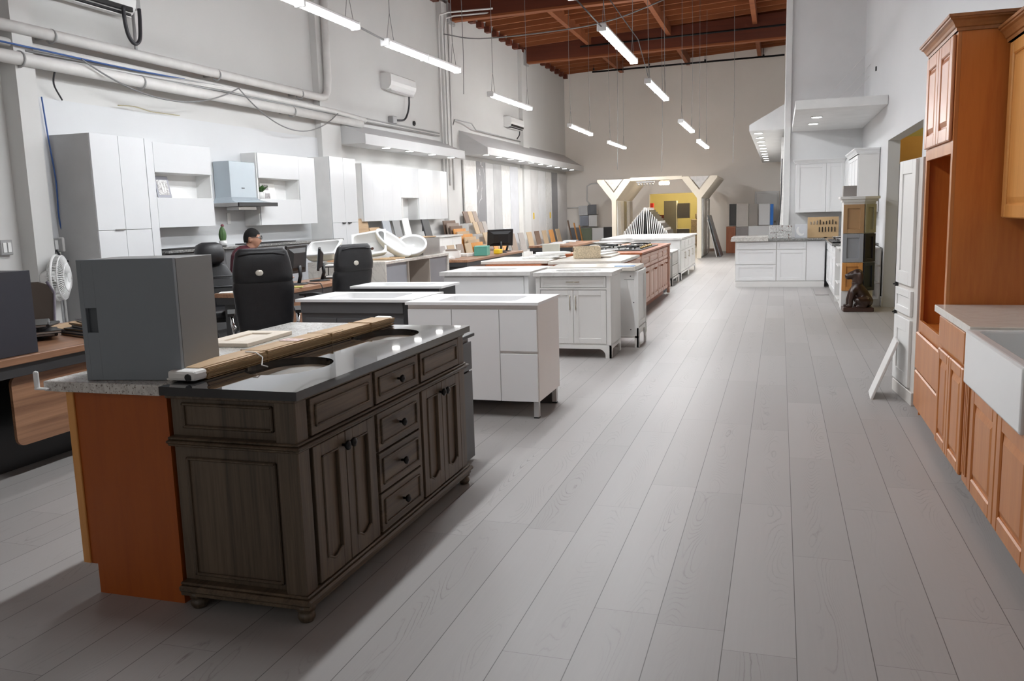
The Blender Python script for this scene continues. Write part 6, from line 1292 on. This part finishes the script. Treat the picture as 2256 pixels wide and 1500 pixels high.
for i in range(5): solo(MB().box(-0.16, -0.22, 0, 0.16, 0.22, 0.025, 0.003), 'catalogue', PAPER if i % 2 else BLUEGREY, o_[i]+' of the catalogues spread on the desk nearest the far corner', 'catalogue', loc=(-5.2+0.1*(i % 2), 19.3+0.58*i, 0.752), rot=(0, 0, 0.2-0.15*(i % 3)), group='catalogues on the far corner desk')
for s, lab in ((0, 'pale plastic chair tucked at the far corner desk'),):
    ch = thing('side_chair', lab, 'chair', (-4.75, 18.3, 0), 2.9); PC = paint('pale_chair', (0.55, 0.54, 0.46), 0.5)
    MB().box(-0.22, -0.22, 0.43, 0.22, 0.22, 0.46, 0.012).obj('seat', PC, ch); MB().box(-0.22, 0.2, 0.5, 0.22, 0.225, 0.82, 0.012).obj('backrest', PC, ch)
    for sx in (-1, 1):
        for sy in (-1, 1): MB().tube([(sx*0.2, sy*0.2, 0.43), (sx*0.22, sy*0.23, 0)], 0.012).obj('leg', ALU, ch)

# ================================================================ cream Y-shaped display walls and slabs before the far opening
def ywall(x, label, y0=26.4, y1=29.6, h=1.82, top=2.44, s=0.52):
    t = thing('display_wall', label, 'display wall', (x, y0, 0))
    w_ = 0.065
    poly = [(-w_, 0), (w_, 0), (w_, h), (s, top-0.03), (s, top+0.03), (s-0.2, top+0.03), (0.0, h+0.24), (-s+0.2, top+0.03), (-s, top+0.03), (-s, top-0.03), (-w_, h)]
    MB().prism(poly, 0, 0.14, 'Y').obj('front_frame', CREAM, t)
    MB().box(-w_+0.01, 0.141, 0, w_-0.01, y1-y0, h, 0.001).obj('panel', paint('panel_grey', (0.52, 0.50, 0.48), 0.4), t)
    for sg in (-1, 1):
        MB().prism([(sg*w_*0.6, h), (sg*w_*0.6, h+0.06), (sg*(s-0.02), top+0.03), (sg*s, top-0.02)], 0.141, y1-y0, 'Y').obj('sloped_soffit', CREAM, t)
    for k in range(5):
        MB().box(w_-0.008, 0.25+0.58*k, 0.05, w_+0.012, 0.75+0.58*k, 1.8, 0.002).obj('sample_panel', (MARBLE, QUARTZ, STEEL, GRANITE, SB[2])[k], t)
    MB().prism([(-s+0.24, top+0.025), (s-0.24, top+0.025), (0.0, h+0.3)], 0.02, 0.05, 'Y').obj('infill', paint('infill_grey', (0.50, 0.48, 0.46), 0.6, var=0.2, scale=8), t)
    return t
ywall(-4.95, 'cream Y-shaped display wall left of the far opening')
ywall(-2.34, 'cream Y-shaped display wall right of the far opening')
solo(MB().box(-4.43, 26.42, 2.40, -2.86, 26.54, 2.50, 0.003), 'lintel', CREAM, 'cream lintel spanning between the two Y-shaped display walls', 'lintel')
ch = thing('chandelier', 'small glowing crystal chandelier before the far opening', 'chandelier', (-3.4, 26.48, 2.25))
MB().tube([(0, 0, 0.13), (0, 0, 0.152)], 0.03).lathe([(0, 0.12), (0.16, 0.12), (0.16, 0.14), (0, 0.15)]).obj('canopy', NICKEL, ch)
CG = glow('crystal_glow', (1.0, 0.78, 0.52), 9.0)
for k in range(10):
    a = k*2*pi/10; MB().sphere((0.13*math.cos(a), 0.13*math.sin(a), 0.05), 0.035, (1, 1, 1.6), 8).obj('crystal', CG, ch)
lamp_point('chandelier_fill', (-3.4, 28.3, 2.3), 30, (1.0, 0.9, 0.78), 0.1)  # unseen fill lamp set behind the chandelier to brighten the far wall header
tl = thing('light_strip', 'second crystal lamp left of the chandelier, unlit', 'lamp', (-3.95, 26.48, 2.28))
MB().tube([(0, 0, 0.09), (0, 0, 0.122)], 0.02).box(-0.3, -0.05, 0.05, 0.25, 0.05, 0.10, 0.004).obj('bar', STEEL, tl)
for k in range(6): MB().sphere((-0.25+0.09*k, 0, 0.02), 0.03, (1, 1, 1.8), 8).obj('crystal', CHROME, tl)
lm = thing('leaning_slab', 'dark slab leaning against the right Y-shaped display wall', 'slab', (-1.72, 26.9, 0), 0, rot=(0, -0.29, 0)); MB().box(-0.03, 0, 0, 0, 1.2, 1.35, 0.003).obj('slab', paint('dark_stone', (0.10, 0.11, 0.12), 0.25, var=0.5, scale=14), lm)
lm = thing('leaning_slab', 'white marble slab leaning behind the dark one', 'slab', (-1.84, 27.0, 0), 0, rot=(0, -0.24, 0)); MB().box(-0.03, 0, 0, 0, 1.3, 1.2, 0.003).obj('slab', MARBLE, lm)
# slab rack in the aisle
rk = thing('slab_rack', 'low dark rack under the fan of upright slabs', 'rack', (-3.62, 24.0, 0)); MB().box(-1.0, 0, 0, 1.0, 1.5, 0.12, 0.004).obj('base', ANTH, rk); MB().prism([(-0.02, 0.12), (0.02, 0.12), (0.006, 1.4), (-0.006, 1.4)], 0.05, 1.45, 'Y').obj('spine', ANTH, rk)
BKS = paint('black_slab', (0.02, 0.02, 0.02), 0.25); SLM = [MARBLE, BKS, QUARTZ, BKS, GRANITE, BKS, MARBLE]
wd = ('innermost', 'second', 'third', 'fourth', 'fifth', 'sixth', 'seventh', 'eighth', 'ninth', 'tenth', 'eleventh', 'outermost')
for sg, sd in ((-1, 'left'), (1, 'right')):
    for i in range(11):
        hh = 1.44-0.062*i; tl_ = 0.05+0.018*i; xt = 0.035+0.055*i
        o = thing('upright_slab', wd[i if i < 10 else 11]+' slab on the '+sd+' side of the fan of upright slabs', 'slab', (-3.62+sg*(xt+hh*math.sin(tl_)), 24.04+0.02*(i % 3), 0.128), 0, 'fan of upright slabs', rot=(0, -sg*tl_, 0))
        MB().box(-0.011, 0.003, 0, 0.011, 1.4, hh, 0.002).obj('slab', BKS if i % 3 else SLM[i % 7], o); MB().box(-0.0115, -0.004, 0, 0.0115, 0.003, hh, 0.001).obj('front_edge', PAPER if (i % 3) else MARBLE, o)
# displays on the far wall
def dcab(x0, x1, z0, z1, y, mm, label, style='shaker', dp=0.3):
    t = thing('display_cabinet', label, 'cabinet', (x0, y, z0)); w_, h_ = x1-x0, z1-z0
    MB().box(0, 0.02, 0, w_, dp, h_, 0.001).obj('body', SHAKER, t)
    (shaker(MB(), 0, w_, 0, h_, 0, 0.02, min(0.06, w_*0.2)) if style == 'shaker' else MB().box(0, 0, 0, w_, 0.02, h_, 0.003)).obj('door', mm, t)
    return t
LG, MG, BG = paint('light_grey_door', (0.55, 0.55, 0.55), 0.4), paint('steel_grey_door', (0.16, 0.165, 0.18), 0.4), paint('blue_grey_door', (0.28, 0.30, 0.35), 0.4)
GRN = paint('sage_green_door', (0.19, 0.22, 0.15), 0.45)
dcab(-6.97, -6.64, 1.38, 1.72, 30.28, LG, 'light grey sample door at upper left of the four on the far wall'); dcab(-6.62, -6.31, 1.40, 1.75, 30.28, MG, 'dark grey sample door at upper right of the four on the far wall')
dcab(-6.94, -6.62, 1.0, 1.36, 30.28, BG, 'blue grey sample door at lower left of the four on the far wall'); dcab(-6.6, -6.3, 0.97, 1.38, 30.28, CW, 'white sample door at lower right of the four on the far wall')
dcab(-7.2, -6.83, 0.0, 0.95, 29.9, MG, 'dark grey drawer cabinet in the far left corner', dp=0.6); dcab(-6.8, -6.42, 0.0, 0.93, 29.9, GRN, 'sage green cabinet in the far left corner', dp=0.6); dcab(-6.4, -5.95, 0.0, 0.92, 29.9, CW, 'white cabinet right of the sage green one', 'flat', dp=0.6); dcab(-5.93, -5.6, 0.1, 0.95, 29.6, BKS, 'black cabinet at the left Y-shaped display wall', dp=0.5)
rod('wall_conduit', 'grey conduit bending down the far wall to the sample doors', 'conduit', [(-5.8, YF-0.03, 2.5), (-6.55, YF-0.03, 2.5), (-6.7, YF-0.03, 2.42), (-6.72, YF-0.03, 1.9), (-6.6, YF-0.03, 1.76)], 0.025, PIPE, 8)
rod('wall_conduit', 'short pale conduit on the far wall left of the sample doors', 'conduit', [(-7.45, YF-0.03, 1.66), (-6.98, YF-0.03, 1.66)], 0.02, PIPE, 8)
DB = paint('brown_black_door', (0.035, 0.03, 0.025), 0.4); CRM = paint('cream_door', (0.62, 0.57, 0.52), 0.4); BEI = paint('beige_door', (0.42, 0.38, 0.34), 0.4)
dcab(-1.62, -1.40, 0.9, 1.62, 29.4, DB, 'brown black upper cabinet left in the far right row'); dcab(-1.39, -1.0, 0.86, 1.62, 29.4, CRM, 'cream upper cabinet in the far right row'); dcab(-0.99, -0.71, 0.86, 1.6, 29.5, BEI, 'beige upper cabinet in the far right row', 'flat'); dcab(-0.67, -0.32, 0.9, 1.6, 29.4, CW, 'white upper cabinet in the far right row', 'flat')
solo(MB().box(0, 0, 0, 0.10, 0.02, 0.68, 0.003), 'acrylic_sheet', paint('bright_blue', (0.01, 0.20, 0.72), 0.4), 'bright blue sheet at the end of the far right cabinets', 'sheet', loc=(-0.31, 29.4, 0.9))
dcab(-1.70, -1.40, 0.0, 0.88, 29.2, CHERRY_D, 'brown wooden lower cabinet in the far right row', dp=0.5); dcab(-1.39, -1.0, 0.0, 0.85, 29.2, paint('taupe_drawers', (0.30, 0.27, 0.26), 0.4), 'taupe drawer cabinet in the far right row', dp=0.5); dcab(-0.99, -0.30, 0.0, 0.88, 29.2, CW, 'white lower cabinet in the far right row', dp=0.5)
solo(MB().box(-2.45, YF-0.02, 0, -1.95, YF, 0.10, 0.003), 'wall_vent', SB[1], 'long dark vent strip at the foot of the far wall', 'vent')
# back room contents
dcab(-4.25, -3.78, 0, 1.82, 33.0, paint('olive_grey_door', (0.13, 0.125, 0.10), 0.5), 'tall olive grey cabinet in the room behind the far opening', 'flat', 0.5); dcab(-3.76, -3.30, 1.15, 1.72, 33.2, DB, 'dark wall cabinet in the room behind the far opening', 'flat'); dcab(-3.76, -3.30, 0.0, 0.75, 33.0, DB, 'dark base cabinet in the room behind the far opening', 'flat', 0.5)
solo(MB().box(-4.75, 32.2, 1.18, -4.55, 32.5, 1.75, 0.01), 'red_box', paint('red_plastic', (0.62, 0.02, 0.015), 0.4), 'bright red box seen through the far opening', 'box'); solo(MB().box(-4.8, 32.0, 0, -4.3, 32.6, 1.18, 0.005), 'crate', SB[1], 'brown crate under the bright red box', 'crate')
solo(MB().box(-4.65, 33.4, 0, -4.28, 33.46, 1.3, 0.003), 'stone_slab', stone('red_granite', (0.22, 0.05, 0.03), (0.05, 0.02, 0.02), 0.7, 8, 0.2), 'reddish granite slab in the room behind the far opening', 'slab')
solo(MB().box(-3.25, 33.2, 0, -2.5, 33.7, 1.1, 0.02).box(-3.1, 33.25, 1.1, -2.6, 33.65, 1.35, 0.05), 'stone_pile', stone('brown_stone', (0.26, 0.20, 0.13), (0.06, 0.05, 0.04), 0.7, 6, 0.5), 'pile of brownish stone in the room behind the far opening', 'stone')
